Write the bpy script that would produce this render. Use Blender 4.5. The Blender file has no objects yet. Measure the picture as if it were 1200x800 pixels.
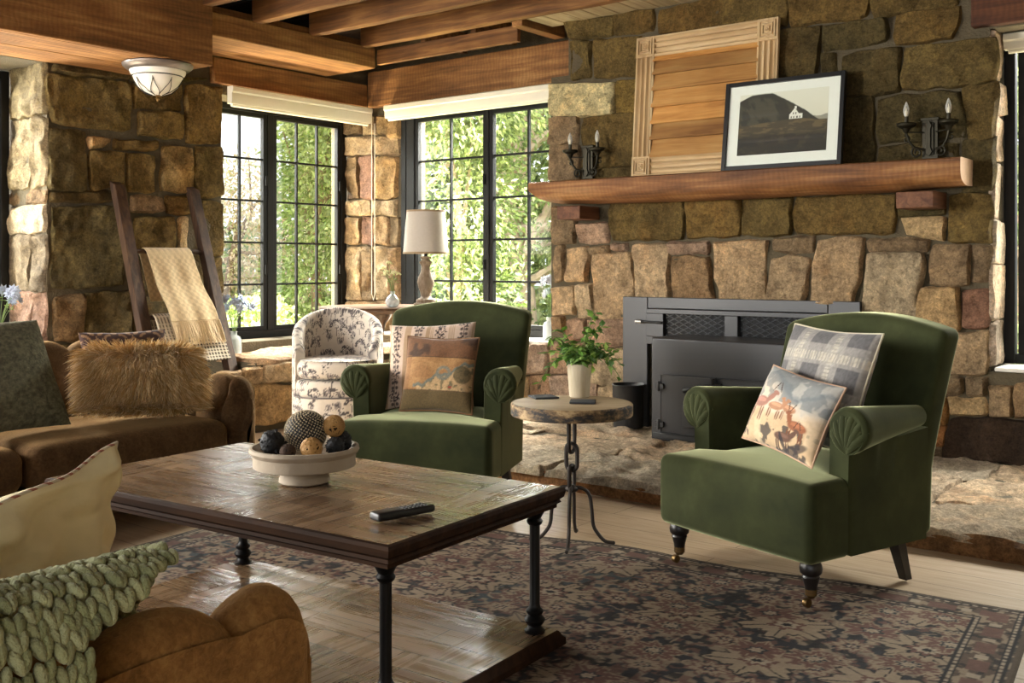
import bpy, math, random
import numpy as np
from mathutils import Vector, Matrix, noise as mn
random.seed(7)
R = math.radians; PI = math.pi
scene = bpy.context.scene
COL = scene.collection

# ---------------------------------------------------------------- camera
CAM_Z, F, HOR = 1.15, 1220.0, 310.0
YAW = R(38.17)
FW = (-math.sin(YAW), math.cos(YAW)); RT = (math.cos(YAW), math.sin(YAW))
cam_d = bpy.data.cameras.new('camera'); cam = bpy.data.objects.new('camera', cam_d); COL.objects.link(cam)
cam.location = (0, 0, CAM_Z); cam.rotation_euler = (R(90), 0, YAW)
cam_d.sensor_width = 36; cam_d.lens = F / 1200 * 36; cam_d.shift_y = -(400 - HOR) / 1200
cam_d.clip_start = 0.02; cam_d.clip_end = 300
scene.camera = cam

def ray(px, py):
    a, b = (px - 600) / F, (HOR - py) / F
    return Vector((FW[0] + a * RT[0], FW[1] + a * RT[1], b))
def at(px, py, d): return Vector((0, 0, CAM_Z)) + ray(px, py) * d
def on_x(px, py, x): r = ray(px, py); return Vector((0, 0, CAM_Z)) + r * (x / r.x)
def on_y(px, py, y): r = ray(px, py); return Vector((0, 0, CAM_Z)) + r * (y / r.y)
def on_z(px, py, z): r = ray(px, py); return Vector((0, 0, CAM_Z)) + r * ((z - CAM_Z) / r.z)

# ---------------------------------------------------------------- colour
def lin(v): v /= 255.0; return v / 12.92 if v <= 0.04045 else ((v + 0.055) / 1.055) ** 2.4
def C(r, g, b): return (lin(r), lin(g), lin(b), 1.0)
def C3(r, g, b): return np.array([lin(r), lin(g), lin(b)])

# ---------------------------------------------------------------- nodes
def new_mat(name):
    m = bpy.data.materials.new(name); m.use_nodes = True; t = m.node_tree
    for n in list(t.nodes): t.nodes.remove(n)
    out = t.nodes.new('ShaderNodeOutputMaterial')
    return m, t, out
def nd(t, typ, ins=None, **attrs):
    n = t.nodes.new(typ)
    for k, v in attrs.items(): setattr(n, k, v)
    for k, v in (ins or {}).items():
        if isinstance(v, bpy.types.NodeSocket): t.links.new(v, n.inputs[k])
        else: n.inputs[k].default_value = v
    return n
def mixc(t, f, a, b, mode='MIX'):
    n = t.nodes.new('ShaderNodeMix'); n.data_type = 'RGBA'; n.blend_type = mode
    for i, v in ((0, f), (6, a), (7, b)):
        if isinstance(v, bpy.types.NodeSocket): t.links.new(v, n.inputs[i])
        else: n.inputs[i].default_value = v
    return n.outputs[2]
def mth(t, op, a, b=0.0):
    n = t.nodes.new('ShaderNodeMath'); n.operation = op
    for i, v in ((0, a), (1, b)):
        if isinstance(v, bpy.types.NodeSocket): t.links.new(v, n.inputs[i])
        else: n.inputs[i].default_value = v
    return n.outputs[0]
def ramp(t, f, stops):
    n = t.nodes.new('ShaderNodeValToRGB'); t.links.new(f, n.inputs[0]); e = n.color_ramp.elements
    while len(e) < len(stops): e.new(0.5)
    for k, (p, c) in enumerate(stops): e[k].position = p; e[k].color = c
    return n.outputs[0]
def coords(t, scale=(1, 1, 1), rot=(0, 0, 0)):
    tc = t.nodes.new('ShaderNodeTexCoord')
    return nd(t, 'ShaderNodeMapping', {0: tc.outputs['Object'], 3: scale, 2: rot}).outputs[0]
def noi(t, vec, scale, detail=4.0, rough=0.55, dist=0.0):
    return nd(t, 'ShaderNodeTexNoise', {'Vector': vec, 'Scale': scale, 'Detail': detail, 'Roughness': rough, 'Distortion': dist}).outputs[0]
def bsdf(t, out, base, rough=0.5, metal=0.0, spec=0.5, sheen=0.0, sheen_tint=None, sheen_r=0.4, bump=None, bstr=0.4, bdist=0.01, coat=0.0, coat_r=0.1):
    p = t.nodes.new('ShaderNodeBsdfPrincipled')
    def s(k, v):
        if isinstance(v, bpy.types.NodeSocket): t.links.new(v, p.inputs[k])
        else: p.inputs[k].default_value = v
    s('Base Color', base); s('Roughness', rough); s('Metallic', metal); s('Specular IOR Level', spec)
    if sheen: s('Sheen Weight', sheen); s('Sheen Roughness', sheen_r); s('Sheen Tint', sheen_tint or (1, 1, 1, 1))
    if coat: s('Coat Weight', coat); s('Coat Roughness', coat_r)
    if bump is not None:
        b = nd(t, 'ShaderNodeBump', {'Strength': bstr, 'Distance': bdist, 'Height': bump})
        t.links.new(b.outputs[0], p.inputs['Normal'])
    t.links.new(p.outputs[0], out.inputs[0])
    return p

def simple(name, rgb, rough=0.5, metal=0.0, var=0.12, vs=8.0, bs=60.0, bstr=0.15, bdist=0.004, **kw):
    m, t, out = new_mat(name); v = coords(t)
    a = np.array(rgb[:3])
    c = mixc(t, noi(t, v, vs, 5), tuple(np.clip(a * (1 - 2 * var), 0, 1)) + (1,), tuple(np.clip(a * (1 + 2 * var), 0, 1)) + (1,))
    bsdf(t, out, c, rough, metal, bump=noi(t, v, bs, 4) if bstr else None, bstr=bstr, bdist=bdist, **kw)
    return m
def attr_mat(name, rough=0.8, var=0.15, vs=40.0, bs=300.0, bstr=0.25, bdist=0.002, **kw):
    m, t, out = new_mat(name); v = coords(t)
    a = nd(t, 'ShaderNodeAttribute', attribute_name='col').outputs[0]
    g = noi(t, v, vs, 5)
    k = mixc(t, g, (1 - 2 * var,) * 3 + (1,), (1 + 2 * var,) * 3 + (1,))
    c = mixc(t, 1.0, a, k, 'MULTIPLY')
    bsdf(t, out, c, rough, bump=noi(t, v, bs, 3), bstr=bstr, bdist=bdist, **kw)
    return m
def wood(name, c1, c2, c3, axis='x', scale=1.0, rough=0.6, saw=0.0, bstr=0.35, bdist=0.004, spec=0.4, **kw):
    """long grain along one axis; saw adds the marks of the saw blade across it"""
    m, t, out = new_mat(name)
    k = {'x': (0.07, 1, 1), 'y': (1, 0.07, 1), 'z': (1, 1, 0.07)}[axis]
    v = coords(t, tuple(q * scale for q in k))
    v2 = coords(t)
    g1 = noi(t, v, 22, 6, 0.6, 0.6); g2 = noi(t, v, 90, 3, 0.6); g3 = noi(t, v2, 2.2, 3)
    f = mth(t, 'ADD', mth(t, 'MULTIPLY', g1, 0.65), mth(t, 'MULTIPLY', g3, 0.35))
    col = ramp(t, f, [(0.34, c1), (0.50, c2), (0.64, c3)])
    col = mixc(t, mth(t, 'MULTIPLY', g2, 0.45), col, tuple(x * 0.45 for x in c1[:3]) + (1,))
    h = mth(t, 'ADD', mth(t, 'MULTIPLY', g1, 0.6), mth(t, 'MULTIPLY', g2, 0.4))
    if saw:
        w = nd(t, 'ShaderNodeTexWave', {'Vector': v2, 'Scale': 10.0, 'Distortion': 6.0, 'Detail': 4.0, 'Detail Scale': 1.2},
               wave_type='BANDS', bands_direction=axis.upper()).outputs[1]
        h = mth(t, 'ADD', h, mth(t, 'MULTIPLY', w, saw))
        col = mixc(t, mth(t, 'MULTIPLY', w, min(.28, saw * 0.7)), col, tuple(x * 0.5 for x in c1[:3]) + (1,))
    bsdf(t, out, col, rough, spec=spec, bump=h, bstr=bstr, bdist=bdist, **kw)
    return m

# ---------------------------------------------------------------- mesh builder
class MB:
    def __init__(s): s.v = []; s.f = []; s.c = []; s.mi = []; s.use_c = False
    def add(s, vs, fs, col=None, mi=0, M=None):
        b = len(s.v)
        if M is not None: vs = [M @ Vector(p) for p in vs]
        s.v.extend([tuple(p) for p in vs]); s.f.extend([tuple(b + i for i in q) for q in fs]); s.mi.extend([mi] * len(fs))
        if col is None: s.c.extend([(0.5, 0.5, 0.5)] * len(vs))
        else:
            s.use_c = True
            if len(col) == 3 and not hasattr(col[0], '__len__'): s.c.extend([tuple(col)] * len(vs))
            else: s.c.extend([tuple(q[:3]) for q in col])
        return s
    def box(s, x0, x1, y0, y1, z0, z1, M=None, mi=0, col=None):
        vs = [(x, y, z) for x in (x0, x1) for y in (y0, y1) for z in (z0, z1)]
        return s.add(vs, [(0, 1, 3, 2), (4, 6, 7, 5), (0, 4, 5, 1), (2, 3, 7, 6), (0, 2, 6, 4), (1, 5, 7, 3)], col, mi, M)
    def grid(s, nu, nv, fn, cu=False, cv=False, col=None, M=None, mi=0, flip=False):
        vs = []; cs = []
        for i in range(nu):
            for j in range(nv):
                a = i / (nu if cu else nu - 1); b = j / (nv if cv else nv - 1)
                vs.append(fn(a, b))
                if col: cs.append(col(a, b))
        fs = []
        for i in range(nu if cu else nu - 1):
            for j in range(nv if cv else nv - 1):
                i2, j2 = (i + 1) % nu, (j + 1) % nv
                q = (i * nv + j, i2 * nv + j, i2 * nv + j2, i * nv + j2)
                fs.append(q[::-1] if flip else q)
        return s.add(vs, fs, cs if col else None, mi, M)
    def lathe(s, prof, n=32, M=None, mi=0, col=None, cap=True):
        vs = []; fs = []; k = len(prof)
        for r, z in prof:
            for i in range(n): a = 2 * PI * i / n; vs.append((r * math.cos(a), r * math.sin(a), z))
        for j in range(k - 1):
            for i in range(n):
                i2 = (i + 1) % n; fs.append((j * n + i, j * n + i2, (j + 1) * n + i2, (j + 1) * n + i))
        if cap:
            if prof[0][0] > 1e-6: fs.append(tuple(range(n - 1, -1, -1)))
            if prof[-1][0] > 1e-6: fs.append(tuple((k - 1) * n + i for i in range(n)))
        return s.add(vs, fs, col, mi, M)
    def tube(s, pts, r, n=8, closed=False, M=None, mi=0, col=None, flat=1.0):
        pts = [Vector(p) for p in pts]; k = len(pts)
        rs = list(r) if hasattr(r, '__len__') else [r] * k
        vs = []; fs = []; up = None
        for i, p in enumerate(pts):
            a = pts[(i + 1) % k] if (closed or i < k - 1) else p
            b = pts[i - 1] if (closed or i > 0) else p
            d = (a - b)
            d = d.normalized() if d.length > 1e-9 else Vector((0, 0, 1))
            if up is None:
                up = Vector((0, 0, 1)) if abs(d.z) < 0.9 else Vector((1, 0, 0))
            x = (up - d * up.dot(d))
            x = x.normalized() if x.length > 1e-6 else d.orthogonal().normalized()
            up = x; y = d.cross(x)
            for q in range(n):
                t = 2 * PI * q / n; vs.append(p + x * (math.cos(t) * rs[i]) + y * (math.sin(t) * rs[i] * flat))
        for i in range(k if closed else k - 1):
            i2 = (i + 1) % k
            for q in range(n):
                q2 = (q + 1) % n; fs.append((i * n + q, i * n + q2, i2 * n + q2, i2 * n + q))
        if not closed:
            fs.append(tuple(range(n - 1, -1, -1))); fs.append(tuple((k - 1) * n + q for q in range(n)))
        return s.add(vs, fs, col, mi, M)
    def ball(s, c, r, n=14, M=None, mi=0, col=None, fn=None):
        rx, ry, rz = r if hasattr(r, '__len__') else (r, r, r)
        vs = [(0, 0, -1)]; fs = []; m = n * 2
        for j in range(1, n):
            t = PI * j / n
            for i in range(m): a = 2 * PI * i / m; vs.append((math.sin(t) * math.cos(a), math.sin(t) * math.sin(a), -math.cos(t)))
        vs.append((0, 0, 1))
        for i in range(m): fs.append((0, 1 + (i + 1) % m, 1 + i))
        for j in range(n - 2):
            for i in range(m):
                i2 = (i + 1) % m; a = 1 + j * m; b = a + m; fs.append((a + i, a + i2, b + i2, b + i))
        l = len(vs) - 1; a = 1 + (n - 2) * m
        for i in range(m): fs.append((a + i, a + (i + 1) % m, l))
        if fn: vs = [tuple(q * fn(p) for q in p) for p in vs]
        return s.add([(c[0] + p[0] * rx, c[1] + p[1] * ry, c[2] + p[2] * rz) for p in vs], fs, col, mi, M)
    def prism(s, poly, fa, fb, mi=0, col=None, M=None):
        """poly of 2D points, fa/fb map them to the two end faces"""
        n = len(poly); vs = [fa(*p) for p in poly] + [fb(*p) for p in poly]
        fs = [tuple(range(n - 1, -1, -1)), tuple(range(n, 2 * n))] + [(i, (i + 1) % n, n + (i + 1) % n, n + i) for i in range(n)]
        return s.add(vs, fs, col, mi, M)
    def rbox(s, size, r, res=0.04, k=4, fn=None, M=None, mi=0, col=None, c=(0, 0, 0)):
        """box with rounded edges, dense enough to be bent by fn"""
        h = [q / 2 for q in size]
        def axis(hh):
            inner = hh - r; n = max(1, int(round(2 * inner / res)))
            a = [-hh + r * (1 - math.cos(PI / 2 * i / k)) for i in range(k)]
            mid = [-inner + 2 * inner * i / n for i in range(n + 1)]
            return a + mid + [-q for q in a[::-1]]
        ax = [axis(q) for q in h]; idx = {}; vs = []; fs = []
        def vert(p):
            key = tuple(round(q, 6) for q in p)
            if key in idx: return idx[key]
            q = [max(-h[i] + r, min(h[i] - r, p[i])) for i in range(3)]
            d = Vector([p[i] - q[i] for i in range(3)])
            o = Vector(q) + (d.normalized() * r if d.length > 1e-9 else d)
            o += Vector(c)
            if fn: o = Vector(fn(o.x, o.y, o.z))
            idx[key] = len(vs); vs.append(o); return idx[key]
        for a in range(3):
            u, w = (a + 1) % 3, (a + 2) % 3
            for sgn in (-1, 1):
                for i in range(len(ax[u]) - 1):
                    for j in range(len(ax[w]) - 1):
                        q = []
                        for (ii, jj) in ((i, j), (i + 1, j), (i + 1, j + 1), (i, j + 1)):
                            p = [0, 0, 0]; p[a] = sgn * h[a]; p[u] = ax[u][ii]; p[w] = ax[w][jj]; q.append(vert(p))
                        fs.append(tuple(q if sgn > 0 else q[::-1]))
        cs = None
        if col is not None: cs = [col(*p) for p in vs] if callable(col) else col
        return s.add(vs, fs, cs, mi, M)
    def build(s, name, mat, parent=None, bevel=0.0, smooth=40, seg=2, loc=None, M=None, subsurf=0):
        me = bpy.data.meshes.new(name); me.from_pydata(s.v, [], s.f)
        for m in (mat if isinstance(mat, (list, tuple)) else [mat]): me.materials.append(m)
        if any(s.mi): me.polygons.foreach_set('material_index', s.mi)
        if s.use_c:
            a = me.color_attributes.new('col', 'FLOAT_COLOR', 'POINT')
            arr = np.ones((len(s.v), 4), dtype=np.float32); arr[:, :3] = np.array(s.c, dtype=np.float32)
            a.data.foreach_set('color', arr.ravel())
        if smooth: me.shade_smooth(); me.set_sharp_from_angle(angle=R(smooth))
        me.update()
        o = bpy.data.objects.new(name, me); COL.objects.link(o)
        if parent: o.parent = parent
        if loc is not None: o.location = loc
        if M is not None: o.matrix_world = M
        if bevel:
            b = o.modifiers.new('bevel', 'BEVEL'); b.width = bevel; b.segments = seg; b.limit_method = 'ANGLE'; b.angle_limit = R(35)
        if subsurf:
            b = o.modifiers.new('subsurf', 'SUBSURF'); b.levels = b.render_levels = subsurf
        return o

def tag(o, label=None, cat=None, group=None, kind=None):
    if label: o['label'] = label
    if cat: o['category'] = cat
    if group: o['group'] = group
    if kind: o['kind'] = kind
    return o
def thing(name, label, cat, loc=(0, 0, 0), rz=0.0, group=None, M=None):
    o = bpy.data.objects.new(name, None); COL.objects.link(o); o.empty_display_size = 0.1
    o.location = loc; o.rotation_euler = (0, 0, rz)
    if M is not None: o.matrix_world = M
    return tag(o, label, cat, group)
def struct(name, mb, mat, label=None, cat=None, **kw):
    return tag(mb.build(name, mat, **kw), label, cat, kind='structure')
def T(x, y, z): return Matrix.Translation((x, y, z))
def RZ(a): return Matrix.Rotation(a, 4, 'Z')
def RX(a): return Matrix.Rotation(a, 4, 'X')
def RY(a): return Matrix.Rotation(a, 4, 'Y')
def copy_tree(o, parent=None):
    c = o.copy(); COL.objects.link(c); c.parent = parent
    for ch in list(o.children): copy_tree(ch, c)
    return c

# ---------------------------------------------------------------- patterns (numpy)
def h2(ix, iy, s=0.0):
    v = np.sin(ix * 127.1 + iy * 311.7 + s * 74.7) * 43758.5453
    return v - np.floor(v)
def vn(x, y, s=0.0):
    ix, iy = np.floor(x), np.floor(y); fx, fy = x - ix, y - iy
    fx, fy = fx * fx * (3 - 2 * fx), fy * fy * (3 - 2 * fy)
    a, b, c, d = h2(ix, iy, s), h2(ix + 1, iy, s), h2(ix, iy + 1, s), h2(ix + 1, iy + 1, s)
    return (a * (1 - fx) + b * fx) * (1 - fy) + (c * (1 - fx) + d * fx) * fy
def fbm(x, y, o=4, s=0.0):
    v = 0; a = 0.5; n = 0
    for k in range(o): v = v + a * vn(x * 2 ** k, y * 2 ** k, s + k * 3.1); n += a; a *= 0.5
    return v / n
def cells(x, y, size, s, jit=0.35, keep=1.0):
    """nearest jittered cell centre: dx, dy, two random numbers"""
    gx, gy = x / size, y / size; ix, iy = np.floor(gx), np.floor(gy)
    best = np.full(np.shape(gx), 1e9); out = [np.zeros_like(best) for _ in range(4)]
    for a in (-1, 0, 1):
        for b in (-1, 0, 1):
            jx, jy = ix + a, iy + b
            cx = jx + 0.5 + jit * (2 * h2(jx, jy, s) - 1); cy = jy + 0.5 + jit * (2 * h2(jx, jy, s + 5) - 1)
            dx, dy = gx - cx, gy - cy; d = dx * dx + dy * dy
            if keep < 1: d = np.where(h2(jx, jy, s + 21) < keep, d, 1e8)
            m = d < best; best = np.where(m, d, best)
            for k, q in enumerate((dx, dy, h2(jx, jy, s + 9), h2(jx, jy, s + 13))): out[k] = np.where(m, q, out[k])
    return out[0] * size, out[1] * size, out[2], out[3]
def lay(base, mask, c):
    m = np.clip(mask, 0, 1)[..., None]; return base * (1 - m) + np.asarray(c) * m
def ss(a, b, x): t = np.clip((x - a) / (b - a), 0, 1); return t * t * (3 - 2 * t)
# ---------------------------------------------------------------- light levels
SKY = 0.55; SUN_E = 0.4; EXPO = 2.0
AREAS = [('daylight_corner', (-8.6, 5.5, 4.1), (-4.6, 4.6, 0.9), 2.2, 2.4, 700), ('daylight_side', (-8.3, 2.1, 2.4), (-2.4, 2.9, 0.5), 1.8, 2.0, 200),
 ('daylight_back', (-5.2, 8.2, 4.1), (-4.0, 4.2, 0.7), 2.0, 2.4, 1350), ('daylight_end', (-0.4, 8.2, 4.1), (-1.0, 4.2, 0.6), 2.0, 2.4, 280),
 ('added_room_light', (-6.3, -0.6, 1.6), (-2.0, 2.4, 0.5), 1.8, 1.7, 150),  # added key lamp inside the room; the wall behind it has no window
 ('bounce_corner', (-7.5, 5.4, -0.1), (-6.0, 5.2, 2.7), 1.5, .6, 180, (1, .80, .52)), ('bounce_side', (-7.75, 2.5, -0.1), (-6.0, 2.9, 2.6), 1.7, .6, 70, (1, .84, .62)), ('bounce_end', (-0.5, 7.1, -0.1), (-0.9, 5.2, 2.7), 1.5, .6, 60, (1, .84, .62))]
# ================================================================ materials of the room
def stone_mat():
    m, t, out = new_mat('stone'); v = coords(t)
    a = nd(t, 'ShaderNodeAttribute', attribute_name='col').outputs[0]
    n1 = noi(t, v, 7, 8, 0.68); n2 = noi(t, v, 30, 8, 0.75); n3 = noi(t, v, 2.6, 4); n4 = noi(t, v, 85, 6, 0.8)
    k = ramp(t, n1, [(0.28, (0.52, 0.5, 0.48, 1)), (0.5, (1, 1, 1, 1)), (0.72, (1.4, 1.36, 1.28, 1))])
    c = mixc(t, 1.0, a, k, 'MULTIPLY')
    c = mixc(t, 1.0, c, ramp(t, n2, [(0.30, (0.5, 0.49, 0.47, 1)), (0.5, (1, 1, 1, 1)), (0.70, (1.5, 1.48, 1.42, 1))]), 'MULTIPLY')
    c = mixc(t, 1.0, c, ramp(t, n4, [(0.34, (0.6, 0.6, 0.6, 1)), (0.66, (1.35, 1.35, 1.35, 1))]), 'MULTIPLY')
    c = mixc(t, ramp(t, n3, [(0.55, (0, 0, 0, 1)), (0.72, (0.5, 0.5, 0.5, 1))]), c, mixc(t, 1.0, c, (1.25, 0.95, 0.7, 1), 'MULTIPLY'))
    h = mth(t, 'ADD', mth(t, 'MULTIPLY', n1, 0.6), mth(t, 'ADD', mth(t, 'MULTIPLY', n2, 0.5), mth(t, 'MULTIPLY', n4, 0.15)))
    bsdf(t, out, c, 0.9, spec=0.2, bump=h, bstr=1.0, bdist=0.050)
    return m
STONE = stone_mat()
MORTAR = simple('mortar', C(88, 78, 58), 0.95, vs=14, var=0.2, bs=70, bstr=1.0, bdist=0.012)
BEAM_Y = wood('beam_wood_across', C(96, 62, 30), C(150, 102, 54), C(188, 138, 82), 'y', 1.0, 0.75, saw=0.25, bstr=.6)
BEAM_X = wood('beam_wood_along', C(96, 62, 30), C(150, 102, 54), C(188, 138, 82), 'x', 1.0, 0.75, saw=0.35)
JOIST = wood('joist_wood', C(80, 50, 26), C(128, 86, 46), C(168, 122, 70), 'x', 1.0, 0.8, saw=0.0, bstr=0.6, bdist=0.01)
DARKWOOD = wood('dark_board', C(30, 20, 12), C(48, 32, 20), C(62, 44, 28), 'x', 1.0, 0.85)
PALE = wood('pale_board', C(150, 132, 100), C(186, 168, 132), C(206, 190, 156), 'y', 1.0, 0.8)
BLACK = simple('black_paint', C(15, 15, 14), 0.5, spec=.3, var=0.1, bstr=0.05)
WHITE = simple('blind_fabric', C(226, 220, 200), 0.7, var=0.02, bstr=0.05)
SILL = simple('sill_paint', C(214, 210, 198), 0.6, var=0.05)
def glass_mat(name='window_glass', refl=0.12, tint=(0.97, 0.985, 0.97, 1)):
    m, t, out = new_mat(name)
    bf = t.nodes.new('ShaderNodeNewGeometry').outputs['Backfacing']
    ior = mth(t, 'SUBTRACT', 1.45, mth(t, 'MULTIPLY', bf, 1.45 - 1 / 1.45))
    fr = nd(t, 'ShaderNodeFresnel', {0: ior}).outputs[0]
    a = nd(t, 'ShaderNodeBsdfTransparent', {0: tint}).outputs[0]
    b = nd(t, 'ShaderNodeBsdfGlossy', {0: (1, 1, 1, 1), 1: 0.02}).outputs[0]
    f = mth(t, 'MINIMUM', mth(t, 'MULTIPLY', fr, 1.0), 1.0)
    mx = nd(t, 'ShaderNodeMixShader', {0: f, 1: a, 2: b}); t.links.new(mx.outputs[0], out.inputs[0]); return m
GLASS = glass_mat()

def floor_mat():
    m, t, out = new_mat('oak_floor'); v = coords(t)
    br = nd(t, 'ShaderNodeTexBrick', {'Vector': v, 'Color1': (0.55, 0.55, 0.55, 1), 'Color2': (0.45, 0.45, 0.45, 1), 'Mortar': (0, 0, 0, 1), 'Scale': 1.0,
            'Mortar Size': 0.0016, 'Mortar Smooth': 0.1, 'Brick Width': 1.9, 'Row Height': 0.185}, offset=0.37)
    seg = br.outputs[0]
    g = noi(t, coords(t, (0.09, 1, 1)), 34, 8, 0.62, 1.2); g2 = noi(t, coords(t, (0.05, 1, 1)), 120, 3)
    f = mth(t, 'ADD', mth(t, 'MULTIPLY', g, 0.7), mth(t, 'MULTIPLY', seg, 0.5))
    c = ramp(t, f, [(0.36, C(150, 124, 94)), (0.55, C(186, 160, 128)), (0.75, C(206, 184, 154))])
    c = mixc(t, mth(t, 'MULTIPLY', g2, 0.25), c, C(122, 98, 72))
    c = mixc(t, br.outputs[1], c, C(90, 68, 46))
    bsdf(t, out, c, 0.42, spec=0.4, bump=mth(t, 'SUBTRACT', g, br.outputs[1]), bstr=0.12, bdist=0.003)
    return m
FLOOR = floor_mat()

# ================================================================ masonry
def stones(mb, quads, P, nrm, thick=0.03, res=0.014, base=None, jit=0.14, rough=0.024, emb=0.004, grow=0.0125):
    """rough blocks: quads are (TL,TR,BR,BL) in wall coordinates, optional colour and thickness"""
    nrm = Vector(nrm)
    for qi, q in enumerate(quads):
        c = q[4] if len(q) > 4 and q[4] is not None else base
        th = q[5] if len(q) > 5 else thick
        k = 1 + random.uniform(-jit, jit); w = random.uniform(-0.06, 0.06)
        c = np.clip(np.array(c) * k * np.array([1 + w, 1, 1 - w]), 0, 1); th *= random.uniform(0.75, 1.3)
        tl, tr, br, bl = [np.array(p, float) for p in q[:4]]
        W = (np.linalg.norm(tr - tl) + np.linalg.norm(br - bl)) / 2; H = (np.linalg.norm(bl - tl) + np.linalg.norm(br - tr)) / 2
        cc_ = (tl + tr + br + bl) / 4
        tl, tr, br, bl = [p + np.array([grow * np.sign(p[0] - cc_[0]), grow * np.sign(p[1] - cc_[1])]) for p in (tl, tr, br, bl)]
        nu, nv = max(5, int(W / res)), max(5, int(H / res))
        tx, ty = random.uniform(-.012, .012), random.uniform(-.012, .012); sd = random.uniform(0, 90)
        # denser rows at the rims
        def dens(n):
            a = np.linspace(-1, 1, n); return np.sign(a) * (1 - (1 - np.abs(a)) ** 1.25)
        su, sv = dens(nu), dens(nv); vs = []; cs = []
        for s in su:
            for u in sv:
                rr = min(0.05, 0.008 / min(W, H) * 1.6)
                s2 = s * (1 - rr * u * u * abs(u)); u2 = u * (1 - rr * s * s * abs(s))
                a, b = (s2 + 1) / 2, (u2 + 1) / 2
                p = (tl * (1 - a) + tr * a) * (1 - b) + (bl * (1 - a) + br * a) * b
                w1 = mn.noise(Vector((p[0] * 9 + sd, p[1] * 9, 1.3))); w2 = mn.noise(Vector((p[0] * 9 + sd, p[1] * 9, 7.7)))
                e = max(abs(s), abs(u)) ** 3
                p = p + np.array([w1, w2]) * 0.020 * e
                d = min((1 - abs(s)) * W / 2, (1 - abs(u)) * H / 2); rim = 0.012 + 0.008 * w1
                e2 = min(1.0, d / rim); prof = math.sqrt(max(0, 1 - (1 - e2) ** 2))
                n1 = mn.fractal(Vector((p[0] * 7 + sd, p[1] * 7, sd)), 0.9, 2.1, 5)
                n2 = mn.ridged_multi_fractal(Vector((p[0] * 3.1 + sd, p[1] * 3.1, sd)), 0.9, 2.0, 4, 1.0, 2.0) - 1.0
                hh = -emb + (emb + th) * prof + (n1 * rough + n2 * rough * 0.9 + (tx * s + ty * u)) * e2
                vs.append(P(p[0], p[1]) + nrm * hh)
                kk = 1 + 0.10 * n1 + 0.10 * n2 * e2
                cs.append(np.clip(c * kk, 0, 1))
        fs = []
        for i in range(nu - 1):
            for j in range(nv - 1):
                f = (i * nv + j, (i + 1) * nv + j, (i + 1) * nv + j + 1, i * nv + j + 1); fs.append(f)
        a, b, c3 = vs[0], vs[(nu - 1) * nv], vs[nv - 1]
        if (b - a).cross(c3 - a).dot(nrm) < 0: fs = [f[::-1] for f in fs]
        mb.add(vs, fs, cs, 0)
def pxq(q, fn, ax):
    pts = [fn(*p) for p in q[:4]]
    return [tuple((p[ax], p.z) for p in pts)][0] + tuple(q[4:])
def ashlar(a0, a1, z0, z1, hs=(0.16, 0.30), ws=(0.22, 0.5), gap=0.022):
    out = []; z = z1
    while z > z0 + 0.04:
        h = min(random.uniform(*hs), z - z0); a = a0
        if z - h - z0 < 0.08: h = z - z0
        while a < a1 - 0.03:
            w = min(random.uniform(*ws), a1 - a)
            if a1 - a - w < 0.1: w = a1 - a
            j = lambda: random.uniform(-.008, .008); g = gap / 2
            out.append(((a + g + j(), z - g + j()), (a + w - g + j(), z - g + j()), (a + w - g + j(), z - h + g + j()), (a + g + j(), z - h + g + j()))); a += w
        z -= h
    return out

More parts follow.
